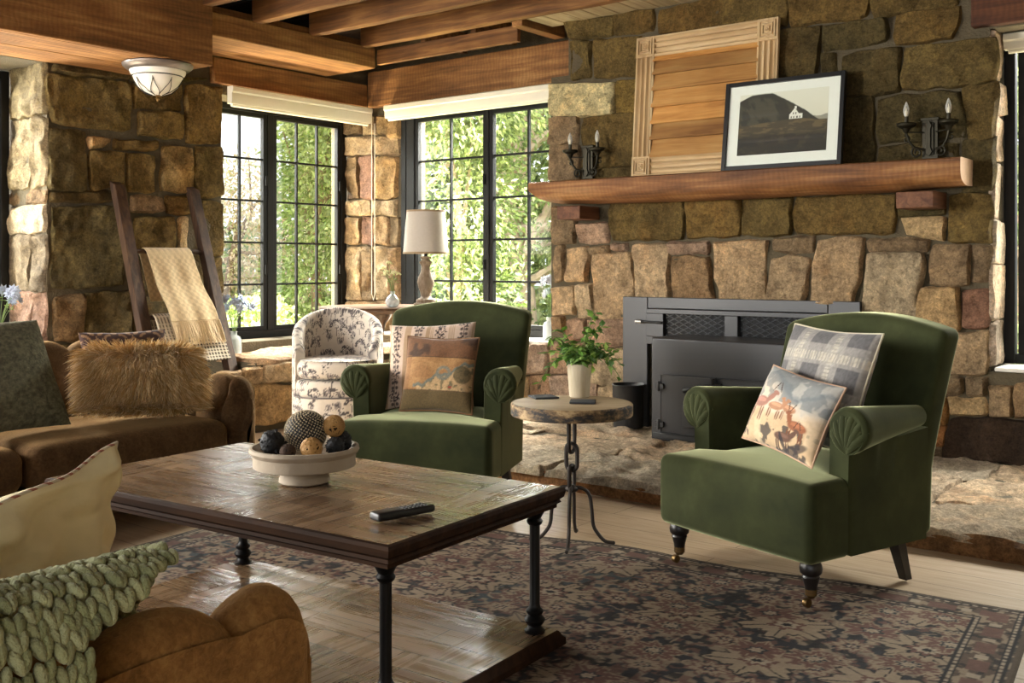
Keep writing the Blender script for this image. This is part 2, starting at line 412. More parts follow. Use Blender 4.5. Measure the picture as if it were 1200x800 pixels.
UP = C3(112, 92, 52); UPD = C3(90, 77, 46); LO = C3(178, 154, 121); LOD = C3(144, 120, 90); PALE_S = C3(206, 190, 142)
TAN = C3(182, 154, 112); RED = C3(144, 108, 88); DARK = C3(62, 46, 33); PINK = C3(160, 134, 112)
Q = lambda *a: tuple((a[i], a[i + 1]) for i in range(0, 8, 2)) + tuple(a[8:])
fire = [
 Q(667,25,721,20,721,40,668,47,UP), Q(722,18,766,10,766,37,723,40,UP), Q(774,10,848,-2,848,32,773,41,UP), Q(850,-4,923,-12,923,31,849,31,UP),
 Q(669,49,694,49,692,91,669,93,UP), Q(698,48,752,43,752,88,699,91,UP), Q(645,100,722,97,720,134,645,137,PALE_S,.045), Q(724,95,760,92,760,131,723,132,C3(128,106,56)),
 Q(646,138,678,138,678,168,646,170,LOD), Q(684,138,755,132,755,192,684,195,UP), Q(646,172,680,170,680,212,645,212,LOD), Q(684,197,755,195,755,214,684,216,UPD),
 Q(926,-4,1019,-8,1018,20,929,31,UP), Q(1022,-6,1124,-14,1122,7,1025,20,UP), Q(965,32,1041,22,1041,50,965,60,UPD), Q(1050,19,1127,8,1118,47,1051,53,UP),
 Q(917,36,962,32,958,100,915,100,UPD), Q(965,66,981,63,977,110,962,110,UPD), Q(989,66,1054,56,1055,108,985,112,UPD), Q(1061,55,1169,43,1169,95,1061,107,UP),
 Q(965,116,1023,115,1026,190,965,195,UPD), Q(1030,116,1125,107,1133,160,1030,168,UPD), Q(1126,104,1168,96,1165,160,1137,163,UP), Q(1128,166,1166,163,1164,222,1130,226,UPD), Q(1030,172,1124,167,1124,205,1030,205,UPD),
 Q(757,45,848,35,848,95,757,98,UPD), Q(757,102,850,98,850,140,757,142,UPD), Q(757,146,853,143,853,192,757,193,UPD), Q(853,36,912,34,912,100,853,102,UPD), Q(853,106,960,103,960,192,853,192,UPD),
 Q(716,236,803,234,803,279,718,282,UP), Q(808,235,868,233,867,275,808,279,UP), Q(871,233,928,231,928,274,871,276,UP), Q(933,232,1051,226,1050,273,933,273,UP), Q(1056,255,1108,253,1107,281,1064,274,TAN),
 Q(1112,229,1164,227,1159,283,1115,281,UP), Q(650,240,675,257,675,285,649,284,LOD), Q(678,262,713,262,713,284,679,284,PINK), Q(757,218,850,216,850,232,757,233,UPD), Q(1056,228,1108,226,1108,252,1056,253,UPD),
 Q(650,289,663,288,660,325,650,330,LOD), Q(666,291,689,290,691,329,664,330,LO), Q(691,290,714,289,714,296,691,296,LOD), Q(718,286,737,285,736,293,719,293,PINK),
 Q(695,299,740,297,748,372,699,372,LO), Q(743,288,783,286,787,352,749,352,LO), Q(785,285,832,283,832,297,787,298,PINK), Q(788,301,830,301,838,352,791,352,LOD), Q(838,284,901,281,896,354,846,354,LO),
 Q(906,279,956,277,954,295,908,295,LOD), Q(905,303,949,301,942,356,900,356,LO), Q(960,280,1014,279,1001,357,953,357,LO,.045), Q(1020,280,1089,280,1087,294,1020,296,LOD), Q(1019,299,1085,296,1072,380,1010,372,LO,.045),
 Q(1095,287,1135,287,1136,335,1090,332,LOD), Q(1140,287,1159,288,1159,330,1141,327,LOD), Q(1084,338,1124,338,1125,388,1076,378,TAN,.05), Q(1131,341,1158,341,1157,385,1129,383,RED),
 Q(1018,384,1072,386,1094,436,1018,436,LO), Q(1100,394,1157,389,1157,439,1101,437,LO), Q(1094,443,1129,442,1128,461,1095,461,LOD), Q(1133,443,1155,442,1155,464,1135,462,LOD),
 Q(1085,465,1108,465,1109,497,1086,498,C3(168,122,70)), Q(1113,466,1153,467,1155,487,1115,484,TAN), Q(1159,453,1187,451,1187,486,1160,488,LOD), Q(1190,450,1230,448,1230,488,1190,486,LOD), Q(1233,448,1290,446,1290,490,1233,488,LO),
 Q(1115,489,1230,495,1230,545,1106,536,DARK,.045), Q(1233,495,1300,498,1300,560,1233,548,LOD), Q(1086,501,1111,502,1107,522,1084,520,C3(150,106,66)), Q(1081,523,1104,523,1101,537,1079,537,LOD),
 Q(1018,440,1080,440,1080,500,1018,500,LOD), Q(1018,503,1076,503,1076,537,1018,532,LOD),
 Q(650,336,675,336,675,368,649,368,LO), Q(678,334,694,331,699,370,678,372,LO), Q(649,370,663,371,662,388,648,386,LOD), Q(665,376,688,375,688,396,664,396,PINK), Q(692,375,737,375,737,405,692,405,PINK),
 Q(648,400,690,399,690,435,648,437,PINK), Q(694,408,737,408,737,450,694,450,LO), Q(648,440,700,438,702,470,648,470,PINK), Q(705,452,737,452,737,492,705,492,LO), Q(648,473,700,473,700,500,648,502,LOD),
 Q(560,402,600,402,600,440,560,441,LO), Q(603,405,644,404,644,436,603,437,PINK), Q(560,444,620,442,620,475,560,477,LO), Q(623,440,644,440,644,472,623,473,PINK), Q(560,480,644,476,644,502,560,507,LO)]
VF = 6.0
mb = MB()
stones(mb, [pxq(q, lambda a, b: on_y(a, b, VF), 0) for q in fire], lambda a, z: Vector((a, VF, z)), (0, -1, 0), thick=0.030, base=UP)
# strip of wall between the two corner windows
VB = 6.3
strip = [Q(408,138,425,137,425,157,408,158,LOD), Q(427,137,442,137,442,158,427,158,LO), Q(444,138,455,138,455,158,444,158,TAN), Q(457,138,470,138,470,160,457,160,TAN), Q(408,161,440,161,440,181,408,182,LO), Q(442,161,468,162,468,181,442,181,LO),
 Q(408,185,423,184,423,233,408,232,LOD), Q(425,184,442,183,442,233,426,232,RED), Q(444,184,466,184,466,232,444,232,TAN), Q(408,236,438,235,438,252,408,252,LO), Q(441,235,466,235,466,252,441,252,LO),
 Q(408,255,424,255,424,285,408,285,LOD), Q(426,255,441,255,441,286,426,286,RED), Q(443,255,457,255,457,286,443,286,LO), Q(459,255,469,255,469,288,459,288,LOD),
 Q(409,290,426,289,426,351,409,351,LO), Q(428,290,440,290,440,351,428,351,LOD), Q(443,290,458,290,458,351,443,351,LO), Q(460,291,470,291,470,351,460,351,LOD), Q(409,355,440,354,440,386,409,386,LO), Q(443,354,470,354,470,386,443,386,LOD)]
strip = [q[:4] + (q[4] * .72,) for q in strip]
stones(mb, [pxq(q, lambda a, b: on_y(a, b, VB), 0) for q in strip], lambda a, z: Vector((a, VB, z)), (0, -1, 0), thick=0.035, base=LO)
# pale jamb beside the window at the end of this wall (faces the room side)
XJ = -1.44
jam = ashlar(6.0, 6.26, 0.60, 2.42, (0.16, 0.34), (0.4, 0.5), 0.016)
stones(mb, jam, lambda a, z: Vector((XJ, a, z)), (1, 0, 0), thick=0.016, base=C3(206, 184, 160), rough=0.008)
M_ = MB()
def mbox(*a): M_.box(*a, mi=1)
mbox(-4.36, -4.21, VF, 6.5, 0, 2.48); mbox(-4.21, XJ, VF, 6.5, 0, 3.1); mbox(-7.0, -4.36, VF, 6.5, 0, 0.575); mbox(-7.0, -6.14, VB, 6.6, 0.575, 3.1)
mbox(-6.14, -4.215, VB, 6.6, 2.485, 3.1); mbox(-6.14, -4.365, VB, 6.6, 2.42, 2.485); mbox(XJ, 3.3, VF, 6.5, 0, 0.575); mbox(XJ, 0.30, VF, 6.5, 2.42, 3.1); mbox(0.30, 3.3, VF, 6.5, 0.575, 3.1)
mb.add(M_.v, M_.f, None, 1)
struct('wall_back', mb, [STONE, MORTAR], smooth=60)

# ---------------- window side wall with its thick pier
XL = -6.5
pier = [Q(54,86,152,96,152,152,60,145,UP), Q(60,75,150,84,150,93,60,84,UPD), Q(155,98,212,100,210,131,157,126,UP), Q(161,130,212,134,213,162,162,158,UP), Q(218,98,257,104,258,168,218,166,UP,.03), Q(152,86,240,92,240,97,152,94,UPD),
 Q(57,151,98,153,99,224,57,223,UPD), Q(103,160,129,162,128,171,104,172,TAN), Q(132,164,181,166,180,175,133,174,UP), Q(104,177,143,180,143,217,105,223,UP), Q(148,180,178,183,178,226,148,223,UP), Q(189,172,224,173,225,226,188,223,C3(140,116,74)),
 Q(227,171,258,173,259,230,228,230,UP), Q(58,226,130,224,130,237,58,236,UPD), Q(60,243,138,243,142,335,61,337,UPD,.02), Q(152,229,192,231,192,248,152,247,C3(140,112,80)), Q(156,257,202,254,203,296,157,292,UP), Q(208,256,218,255,218,292,208,291,TAN),
 Q(234,236,259,238,259,300,236,298,UP), Q(238,304,259,303,259,344,240,345,UP), Q(243,348,259,347,260,385,246,387,LOD), Q(64,348,97,346,98,400,65,400,C3(124,98,66)), Q(100,343,150,341,152,402,101,400,UPD), Q(195,230,232,232,234,250,196,250,UP),
 Q(205,297,234,300,235,345,206,344,UPD), Q(158,297,203,300,204,345,158,340,UPD), Q(155,350,240,350,243,398,156,402,UPD), Q(60,405,150,405,155,470,62,480,UPD), Q(155,407,256,402,257,440,158,462,UPD)]
mb = MB()
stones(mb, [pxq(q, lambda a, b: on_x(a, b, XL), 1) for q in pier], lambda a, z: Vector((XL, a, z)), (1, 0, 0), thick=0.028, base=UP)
V1 = 3.42
rev = []
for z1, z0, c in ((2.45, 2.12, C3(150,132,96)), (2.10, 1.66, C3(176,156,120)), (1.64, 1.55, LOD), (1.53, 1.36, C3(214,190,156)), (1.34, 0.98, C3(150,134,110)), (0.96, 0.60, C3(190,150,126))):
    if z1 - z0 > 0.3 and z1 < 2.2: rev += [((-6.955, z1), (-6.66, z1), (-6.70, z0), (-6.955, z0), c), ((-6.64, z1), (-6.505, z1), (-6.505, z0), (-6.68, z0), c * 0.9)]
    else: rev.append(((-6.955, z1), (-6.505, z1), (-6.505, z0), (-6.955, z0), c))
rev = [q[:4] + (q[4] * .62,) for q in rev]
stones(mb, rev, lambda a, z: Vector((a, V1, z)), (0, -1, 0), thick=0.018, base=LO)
M_ = MB()
mbox(-7.05, XL, V1, 4.76, 0, 3.1); mbox(-7.05, XL, -3.2, V1, 0, 0.575); mbox(-7.05, XL, -3.2, V1, 2.45, 3.1); mbox(-7.05, XL, -3.2, 1.5, 0.575, 2.45)
mbox(-7.05, XL, 4.76, VB, 0, 0.56); mbox(-7.05, -6.50, 4.76, VB, 2.42, 3.1)
mb.add(M_.v, M_.f, None, 1)
struct('wall_left', mb, [STONE, MORTAR], smooth=60)
mb = MB(); mb.box(3.2, 3.4, -3.2, 6.6, 0, 3.1); struct('wall_right', mb, simple('plaster', C(196, 182, 156), 0.9))

# stone bench under the window
mb = MB(); XB = -5.78
bench = [pxq(q, lambda a, b: on_x(a, b, XB), 1) for q in [Q(284,433,306,431,306,448,285,450,LO), Q(308,428,340,424,340,445,309,448,LO), Q(285,454,337,450,337,492,285,498,TAN,.04), Q(342,423,372,420,372,448,342,448,LOD), Q(340,451,372,450,372,496,340,498,LO), Q(256,437,281,434,281,456,256,458,LOD), Q(256,460,281,458,281,500,256,502,LO)]]
bench += ashlar(5.36, 5.98, 0.02, 0.42, (0.16, 0.2), (0.25, 0.4))
stones(mb, bench, lambda a, z: Vector((XB, a, z)), (1, 0, 0), thick=0.03, base=LO)
def slab_top(mb, x0, x1, y0, y1, z, n=(3, 2), base=PINK, th=0.02, seed=0, rough=0.014, res=0.022, emb=0.014):
    random.seed(seed); q = []
    ys = [y0 + (y1 - y0) * i / n[1] + (random.uniform(-.05, .05) if 0 < i < n[1] else 0) for i in range(n[1] + 1)]
    for j in range(n[1]):
        xs = [x0 + (x1 - x0) * i / n[0] + (random.uniform(-.12, .12) if 0 < i < n[0] else 0) for i in range(n[0] + 1)]
        for i in range(n[0]):
            k = lambda: random.uniform(-.02, .02); g = 0.006
            q.append(((xs[i] + g, ys[j + 1] - g + k() * (j + 1 < n[1])), (xs[i + 1] - g, ys[j + 1] - g), (xs[i + 1] - g, ys[j] + g), (xs[i] + g, ys[j] + g + k() * (j > 0)), base * random.uniform(.85, 1.12)))
    stones(mb, q, lambda a, b: Vector((a, b, z)), (0, 0, 1), thick=th, rough=rough, res=res, emb=emb)
slab_top(mb, -6.6, XB + 0.03, 4.52, 5.99, 0.475, (1, 4), C3(188, 156, 122), 0.022, 3)
M_ = MB(); mbox(-6.49, XB, 4.52, 5.99, 0, 0.475); mb.add(M_.v, M_.f, None, 1)
tag(mb.build('stone_bench', [STONE, MORTAR], smooth=60), 'low rough stone bench built under the corner window', 'stone ledge', kind='structure')

# raised hearth
mb = MB(); HZ = 0.07; HY = 4.34; HX0, HX1 = -5.0, 3.15
slab_top(mb, HX0, HX1, HY - 0.015, 5.985, HZ, (9, 3), C3(190, 170, 144), 0.016, 11, rough=0.022, res=0.02, emb=0.012)
random.seed(5)
fr = []; a = HX0
while a < HX1:
    w = random.uniform(.3, .8); fr.append(((a + .004, HZ + .004), (min(a + w, HX1) - .004, HZ + .004), (min(a + w, HX1) - .004, 0.0), (a + .004, 0.0), C3(150, 108, 70))); a += w
stones(mb, fr, lambda a, z: Vector((a, HY, z)), (0, -1, 0), thick=0.012, rough=0.008, base=LO)
M_ = MB(); mbox(HX0, HX1, HY, 5.99, 0, HZ); mb.add(M_.v, M_.f, None, 1)
tag(mb.build('stone_hearth', [STONE, MORTAR], smooth=60), 'raised hearth of rough flat flagstones in front of the fireplace', 'hearth', kind='structure')

# ---------------- floor, ceiling, beams
mb = MB(); mb.box(-7.05, 3.4, -3.2, 6.5, -0.1, 0.0); struct('floor', mb, FLOOR)
mb = MB()
y = -3.2
while y < 6.6: mb.box(-7.1, 3.4, y, min(y + 0.145, 6.6), 3.06, 3.10); y += 0.15
struct('ceiling', mb, DARKWOOD)
def beam(name, parts, mat, bev=0.008):
    mb = MB()
    for p in parts: mb.box(*p)
    return struct(name, mb, mat, bevel=bev)
beam('soffit_beam', [(-6.495, -6.145, -3.1, 4.15, 2.45, 2.49), (-6.14, -5.80, -3.1, 4.15, 2.45, 2.49), (-5.80, -5.76, -3.1, 4.155, 2.45, 3.05), (-6.495, -5.80, 4.11, 4.15, 2.492, 3.05)], BEAM_Y)
beam('boxed_beam', [(-6.45, -5.88, 4.157, 5.75, 2.685, 2.845), (-6.45, -5.93, 4.157, 5.75, 2.846, 2.90)], BEAM_Y)
beam('window_lintel', [(-6.95, -6.45, 4.66, 6.215, 2.49, 2.68)], BEAM_Y)
beam('window_lintel', [(-6.458, -4.225, 6.22, 6.298, 2.49, 2.79)], BEAM_X)
beam('window_lintel', [(on_y(1139, 20, 5.97).x, 0.9, 5.94, 6.3, 2.43, 2.68)], wood('lintel_dark', C(46, 24, 12), C(84, 46, 24), C(110, 66, 34), 'x', 1, 0.8, saw=0.3))
for jy in (0.98, 1.5, 2.02, 2.54, 3.06, 3.57, 4.07, 4.57, 5.09, 5.605):
    x0 = -5.755 if jy < 4.12 else -5.9
    mb = MB(); n = 40; w = 0.075; z0, z1 = 2.832, 3.055
    def jf(x, y, z, jy=jy): k = mn.noise(Vector((x * 2.3, jy * 7, z * 2))) * 0.006; return (x, y + k, z + (mn.noise(Vector((x * 3.1, jy * 3, 5))) * 0.007 if z < 2.9 else 0))
    x1 = 3.15 if jy < 5.5 else -0.2
    mb.rbox((x1 - x0, w, z1 - z0), 0.008, 0.12, 2, jf, c=((x0 + x1) / 2, jy + w / 2, (z0 + z1) / 2))
    struct('ceiling_joist', mb, JOIST)
beam('ceiling_joist', [(-5.875, -4.48, 5.76, 5.80, 2.715, 2.83)], JOIST, 0.004)
beam('trimmer_joist', [(-4.475, -4.385, 5.69, 6.2, 2.80, 2.95)], BEAM_Y, 0.004)
for k, x in enumerate((-5.45, -4.95)): beam('ceiling_joist', [(x, x + .05, 5.805, 6.3, 2.83, 2.99)], JOIST, 0.004)
mb = MB(); x = -4.37
while x < -0.3:
    mb.box(x, x + 0.145, 5.69, 6.02, 2.845, 2.87); x += 0.15
struct('ceiling_edge_boards', mb, PALE, bevel=0.003)

# ================================================================ windows
def window(name, origin, axis, nrm, width, z0, z1, sash, rows, depth=0.07, sill=None, frame=0.055):
    """sash: list of (a0, a1, columns) along the axis; nrm points to the room"""
    ax = Vector(axis); nr = Vector(nrm); o = Vector(origin)
    root = bpy.data.objects.new(name, None); COL.objects.link(root); tag(root, kind='structure')
    def bx(mb, a0, a1, za, zb, d0, d1):
        p = [o + ax * a + nr * d + Vector((0, 0, z)) for a in (a0, a1) for d in (d0, d1) for z in (za, zb)]
        mb.add(p, [(0, 1, 3, 2), (4, 6, 7, 5), (0, 4, 5, 1), (2, 3, 7, 6), (0, 2, 6, 4), (1, 5, 7, 3)])
    mb = MB(); f = frame
    bx(mb, 0, f, z0, z1, -depth, 0); bx(mb, width - f, width, z0, z1, -depth, 0); bx(mb, f, width - f, z1 - f, z1, -depth, 0); bx(mb, f, width - f, z0, z0 + f, -depth, 0)
    if sash[0][0] > f + .02: bx(mb, f, sash[0][0] - .001, z0 + f, z1 - f, -depth, -.004)
    for q in range(len(sash) - 1): bx(mb, sash[q][1] + .001, sash[q + 1][0] - .001, z0 + f, z1 - f, -depth, -.004)
    mb.build('window_frame', BLACK, root, bevel=0.004)
    for (a0, a1, nc) in sash:
        s = MB(); w = 0.035
        bx(s, a0, a0 + w, z0 + f, z1 - f, -0.055, -0.012); bx(s, a1 - w, a1, z0 + f, z1 - f, -0.055, -0.012)
        bx(s, a0 + w, a1 - w, z1 - f - w, z1 - f, -0.055, -0.012); bx(s, a0 + w, a1 - w, z0 + f, z0 + f + w, -0.055, -0.012)
        so = s.build('sash', BLACK, root, bevel=0.003)
        g0, g1, h0, h1 = a0 + w, a1 - w, z0 + f + w, z1 - f - w; m = MB(); q = 0.008
        for k in range(1, nc): a = g0 + (g1 - g0) * k / nc; bx(m, a - q, a + q, h0, h1, -0.045, -0.022)
        for k in range(1, rows): z = h0 + (h1 - h0) * k / rows; bx(m, g0, g1, z - q, z + q, -0.0445, -0.0225)
        m.build('glazing_bars', BLACK, so)
        g = MB(); p = [o + ax * a + nr * d + Vector((0, 0, z)) for a in (g0, g1) for d in (-0.036, -0.032) for z in (h0, h1)]
        g.add(p, [(0, 1, 3, 2), (4, 6, 7, 5), (0, 4, 5, 1), (2, 3, 7, 6), (0, 2, 6, 4), (1, 5, 7, 3)]); g.build('pane', GLASS, so, smooth=0)
        for z in (z0 + 0.55, z1 - 0.6):
            l = MB(); bx(l, a1 - 0.024, a1 - 0.008, z - 0.04, z + 0.04, -0.012, 0.006); l.build('latch', BLACK, so, bevel=0.003)
    if sill:
        s = MB(); bx(s, *sill); s.build('sill', SILL if name != 'window_2' else DARKWOOD, root, bevel=0.006)
    return root
window('window_1', (-6.95, 1.6, 0), (0, 1, 0), (1, 0, 0), 1.80, 0.58, 2.44, [(0.06, 0.89, 3), (0.91, 1.74, 3)], 5, sill=(0, 1.8, 0.578, 0.6, 0.0, 0.44))
window('window_2', (-6.78, 4.62, 0), (0, 1, 0), (1, 0, 0), 1.66, 0.56, 2.43, [(0.06, 0.80, 3), (0.865, 1.60, 3)], 5, frame=0.06)
window('window_3', (-6.13, 6.29, 0), (1, 0, 0), (0, -1, 0), 1.76, 0.60, 2.42, [(0.15, 0.92, 2), (0.95, 1.70, 2)], 5, sill=(0, 1.76, 0.578, 0.60, 0.0, 0.29))
window('window_4', (XJ + 0.005, 6.28, 0), (1, 0, 0), (0, -1, 0), 1.72, 0.60, 2.42, [(0.07, 0.83, 2), (0.87, 1.65, 2)], 5, sill=(0.02, 1.72, 0.578, 0.6, 0.0, 0.30))
# green painted inner strip beside the bigger corner window
def blind(label, p0, p1, z0, z1, cord=None):
    """roller blind drawn up: a head box with two mouldings and the rolled fabric"""
    t = thing('roller_blind', label, 'blind'); p0, p1 = Vector(p0), Vector(p1); d = (p1 - p0).normalized(); n = Vector((d.y, -d.x, 0))
    if n.dot(-p0) < 0: n = -n
    prof = [(0, z0), (0.05, z0), (0.058, z0 + .02), (0.058, z1 - .05), (0.07, z1 - .04), (0.07, z1 - 0.008), (0.06, z1), (0, z1)]
    mb = MB(); mb.prism(prof, lambda a, z: p0 + n * a + Vector((0, 0, z)), lambda a, z: p1 + n * a + Vector((0, 0, z))); mb.build('head_box', WHITE, t)
    f = MB(); q0, q1 = p0 + d * 0.02 + n * 0.026, p1 - d * 0.02 + n * 0.026
    f.tube([q0 + Vector((0, 0, z0 - 0.006)), q1 + Vector((0, 0, z0 - 0.006))], 0.016, 10); f.build('bottom_bar', WHITE, t)
    if cord:
        c = MB(); c.tube([(cord[0], cord[1], z1 - .02), (cord[0], cord[1], 0.9), (cord[0] + .02, cord[1], 0.85), (cord[0] + .035, cord[1], 0.9), (cord[0] + 0.035, cord[1], z0)], 0.003, 6); c.build('pull_cord', WHITE, t)
    return t
c_ = on_x(433, 130, -6.455)
blind('cream blind rolled up at the head of the window with pale sky in its panes', (-6.445, 4.775, 0), (-6.445, 6.20, 0), 2.345, 2.475, cord=(-6.40, 6.215))
blind('cream blind rolled up above the window behind the table lamp', (-6.19, 6.215, 0), (-4.37, 6.215, 0), 2.365, 2.475)
blind('cream blind rolled up at the window beside the dark wall sconce', (XJ + 0.03, 6.215, 0), (0.25, 6.215, 0), 2.33, 2.418)
# ================================================================ garden outside
LEAF = attr_mat('leaf', 0.6, var=0.1, bstr=0)
def leaf_mat(name, trans=0.35):
    m, t, out = new_mat(name)
    a = nd(t, 'ShaderNodeAttribute', attribute_name='col').outputs[0]
    p = nd(t, 'ShaderNodeBsdfPrincipled', {'Base Color': a, 'Roughness': 0.5})
    tr = nd(t, 'ShaderNodeBsdfTranslucent', {0: mixc(t, 1.0, a, (1.15, 1.2, 0.6, 1), 'MULTIPLY')})
    mx = nd(t, 'ShaderNodeMixShader', {0: trans, 1: p.outputs[0], 2: tr.outputs[0]}); t.links.new(mx.outputs[0], out.inputs[0]); return m
GLEAF = leaf_mat('garden_leaf', 0.35); PLEAF = leaf_mat('house_leaf', 0.3)
BARK = simple('bark', C(150, 124, 100), 0.9, var=0.25, vs=6, bs=30, bstr=0.8, bdist=0.02)
BARKP = simple('pale_bark', C(196, 172, 150), 0.9, var=0.2, vs=6, bs=30, bstr=0.6, bdist=0.02)
GZ = -0.35
def add_leaf(mb, p, d, up, L, W, c, bend=0.15):
    d = d.normalized(); s = d.cross(up)
    s = s.normalized() if s.length > 1e-5 else d.orthogonal().normalized(); n = s.cross(d)
    v = [p, p + d * L * 0.45 + s * W * 0.5 - n * bend * L * .3, p + d * L - n * bend * L, p + d * L * 0.45 - s * W * 0.5 - n * bend * L * .3, p + d * L * 0.45 + n * 0.04 * L]
    mb.add(v, [(0, 1, 4), (1, 2, 4), (2, 3, 4), (3, 0, 4)], c)
def rnd_dir(): 
    while True:
        d = Vector((random.uniform(-1, 1), random.uniform(-1, 1), random.uniform(-1, 1)))
        if 0.05 < d.length < 1: return d.normalized()
def tree(name, label, base, crowns, n, L, cols, bark=BARK, r0=0.14, seed=1, branches=7, cat='tree', lean=(0, 0)):
    random.seed(seed); t = thing(name, label, cat, base, group=None)
    top = max(c[2] for c, r in crowns); mb = MB()
    tp = [Vector((lean[0] * k, lean[1] * k, top * k)) + Vector((math.sin(k * 5 + seed) * .12, math.cos(k * 4 + seed) * .12, 0)) * (k > 0) for k in (0, .25, .5, .75, 1)]
    mb.tube(tp, [r0, r0 * .8, r0 * .65, r0 * .45, r0 * .2], 9)
    for i in range(branches):
        c, r = random.choice(crowns); k = random.uniform(.25, .8); j = int(k * 4); p = tp[j].lerp(tp[j + 1], k * 4 - j)
        e = Vector(c) + rnd_dir() * r * 0.8; mid = p.lerp(e, .5) + rnd_dir() * .25
        mb.tube([p, mid, e], [r0 * .45, r0 * .28, r0 * .08], 6)
    mb.build('trunk', bark, t)
    mb = MB(); tot = sum(r ** 2 for c, r in crowns)
    for c, r in crowns:
        for i in range(int(n * r * r / tot)):
            d = rnd_dir(); q = random.uniform(.35, 1) ** .6; p = Vector(c) + d * r * q * (1 + 0.35 * mn.noise(d * 3 + Vector(c)))
            cc = np.array(random.choice(cols)) * random.uniform(.7, 1.3)
            dd = (d + rnd_dir() * .9 + Vector((0, 0, -.5)))
            add_leaf(mb, p, dd, rnd_dir(), L * random.uniform(.7, 1.3), L * .5, np.clip(cc, 0, 1))
    f = mb.build('foliage', GLEAF, t, smooth=0); tag(f, kind='stuff')
    return t
YG = [C3(170, 182, 122), C3(188, 196, 146), C3(140, 158, 96)]; DG = [C3(106, 124, 80), C3(134, 148, 102), C3(164, 172, 128)]; PK = [C3(232, 208, 190), C3(222, 192, 172), C3(206, 200, 156), C3(238, 220, 206)]
def gp(px, d): p = at(px, 310, d); return (p.x, p.y, GZ)
mb = MB(); mb.box(-45, 30, 6.7, 60, GZ - .1, GZ); mb.box(-45, -7.2, -20, 6.7, GZ - .1, GZ)
struct('lawn', mb, simple('lawn_grass', C(88, 108, 52), 0.9, var=0.2, vs=3, bs=60, bstr=.5, bdist=.02))
tree('garden_tree', 'yellow-green leafy tree outside the window behind the floral chair', gp(380, 13.8), [((0, 0, 1.1), .8), ((0, .2, 2.3), .85), ((0, .2, 3.7), .82), ((-.15, .1, 3.0), .75)], 14000, .085, YG, seed=2, r0=.09)
tree('garden_tree', 'pinkish blossoming tree far out under the pale sky', gp(272, 21), [((0, 0, 2.0), 1.3), ((.9, .6, 1.4), 1.1), ((-1.2, -1, 1.2), 1.2), ((.3, .3, 3.0), .9)], 8000, .10, PK, seed=3, r0=.12)
tree('garden_shrub', 'low green shrub outside below the pinkish tree', gp(286, 11), [((0, 0, .6), .5), ((.1, .1, .8), .4)], 3500, .08, YG, seed=4, r0=.04, branches=3, cat='shrub')
tree('garden_tree', 'dense green tree filling the window behind the table lamp', gp(526, 12), [((0, 0, 1.0), .9), ((-.1, .2, 2.2), .95), ((.2, .1, 3.5), .95)], 16000, .08, DG + YG, bark=BARKP, seed=5, r0=.07)
tree('garden_tree', 'open tree with thick pale limbs beside the chimney window edge', gp(618, 15.5), [((0, .5, 1.0), 1.1), ((.2, .8, 2.7), 1.2), ((.4, .9, 4.4), 1.3)], 6500, .085, DG + YG, bark=BARKP, seed=6, r0=.20, branches=14, lean=(-1.2, .4))
tree('garden_tree', 'green tree seen in the window past the dark wall sconce', gp(1195, 10.5), [((0, .5, 1.0), 1.1), ((.2, .2, 2.6), 0.9)], 7000, .085, YG, seed=7, r0=.1)
tree('garden_tree', 'green tree seen in the narrow window strip behind the sofa', gp(0, 12), [((0, 0, 1.4), 1.3), ((-.4, .3, 3.0), 1.2)], 7000, .09, YG, seed=8, r0=.1)
def treeline():
    """the leafy mass far behind"""
    random.seed(30); mb = MB()
    for px in range(180, 1500, 8):
        hgt = 1.9 if px < 345 else 7.5; d0 = 24 if px < 1100 else 17
        for i in range(150 if px >= 345 else 60):
            p = at(px + random.uniform(-8, 8), 310, d0 + random.uniform(0, 4)); z = GZ + hgt * random.random() ** .8 * (1 + .25 * math.sin(px * .05))
            add_leaf(mb, Vector((p.x, p.y, z)), rnd_dir(), rnd_dir(), random.uniform(.25, .5), .22, np.clip(np.array(random.choice(DG + YG)) * random.uniform(.6, 1.15), 0, 1))
    tag(mb.build('treeline_foliage', GLEAF, smooth=0), 'continuous leafy mass of the far tree line beyond the garden', 'tree line', kind='stuff')
treeline()

# ================================================================ light
w = bpy.data.worlds.new('world'); scene.world = w; w.use_nodes = True
bg = w.node_tree.nodes['Background']; bg.inputs[0].default_value = (0.94, 0.97, 1.0, 1); bg.inputs[1].default_value = SKY
def sun(name, d, e, ang, col=(1, 0.95, 0.86)):
    l = bpy.data.lights.new(name, 'SUN'); l.energy = e; l.angle = R(ang); l.color = col
    o = bpy.data.objects.new(name, l); COL.objects.link(o); o.rotation_euler = Vector(d).to_track_quat('-Z', 'Y').to_euler(); return o
def area(name, loc, tgt, sx, sy, e, col=(1, 0.97, 0.92)):
    l = bpy.data.lights.new(name, 'AREA'); l.shape = 'RECTANGLE'; l.size = sx; l.size_y = sy; l.energy = e; l.color = col
    o = bpy.data.objects.new(name, l); COL.objects.link(o); o.location = loc
    o.rotation_euler = (Vector(tgt) - Vector(loc)).to_track_quat('-Z', 'Y').to_euler(); return o
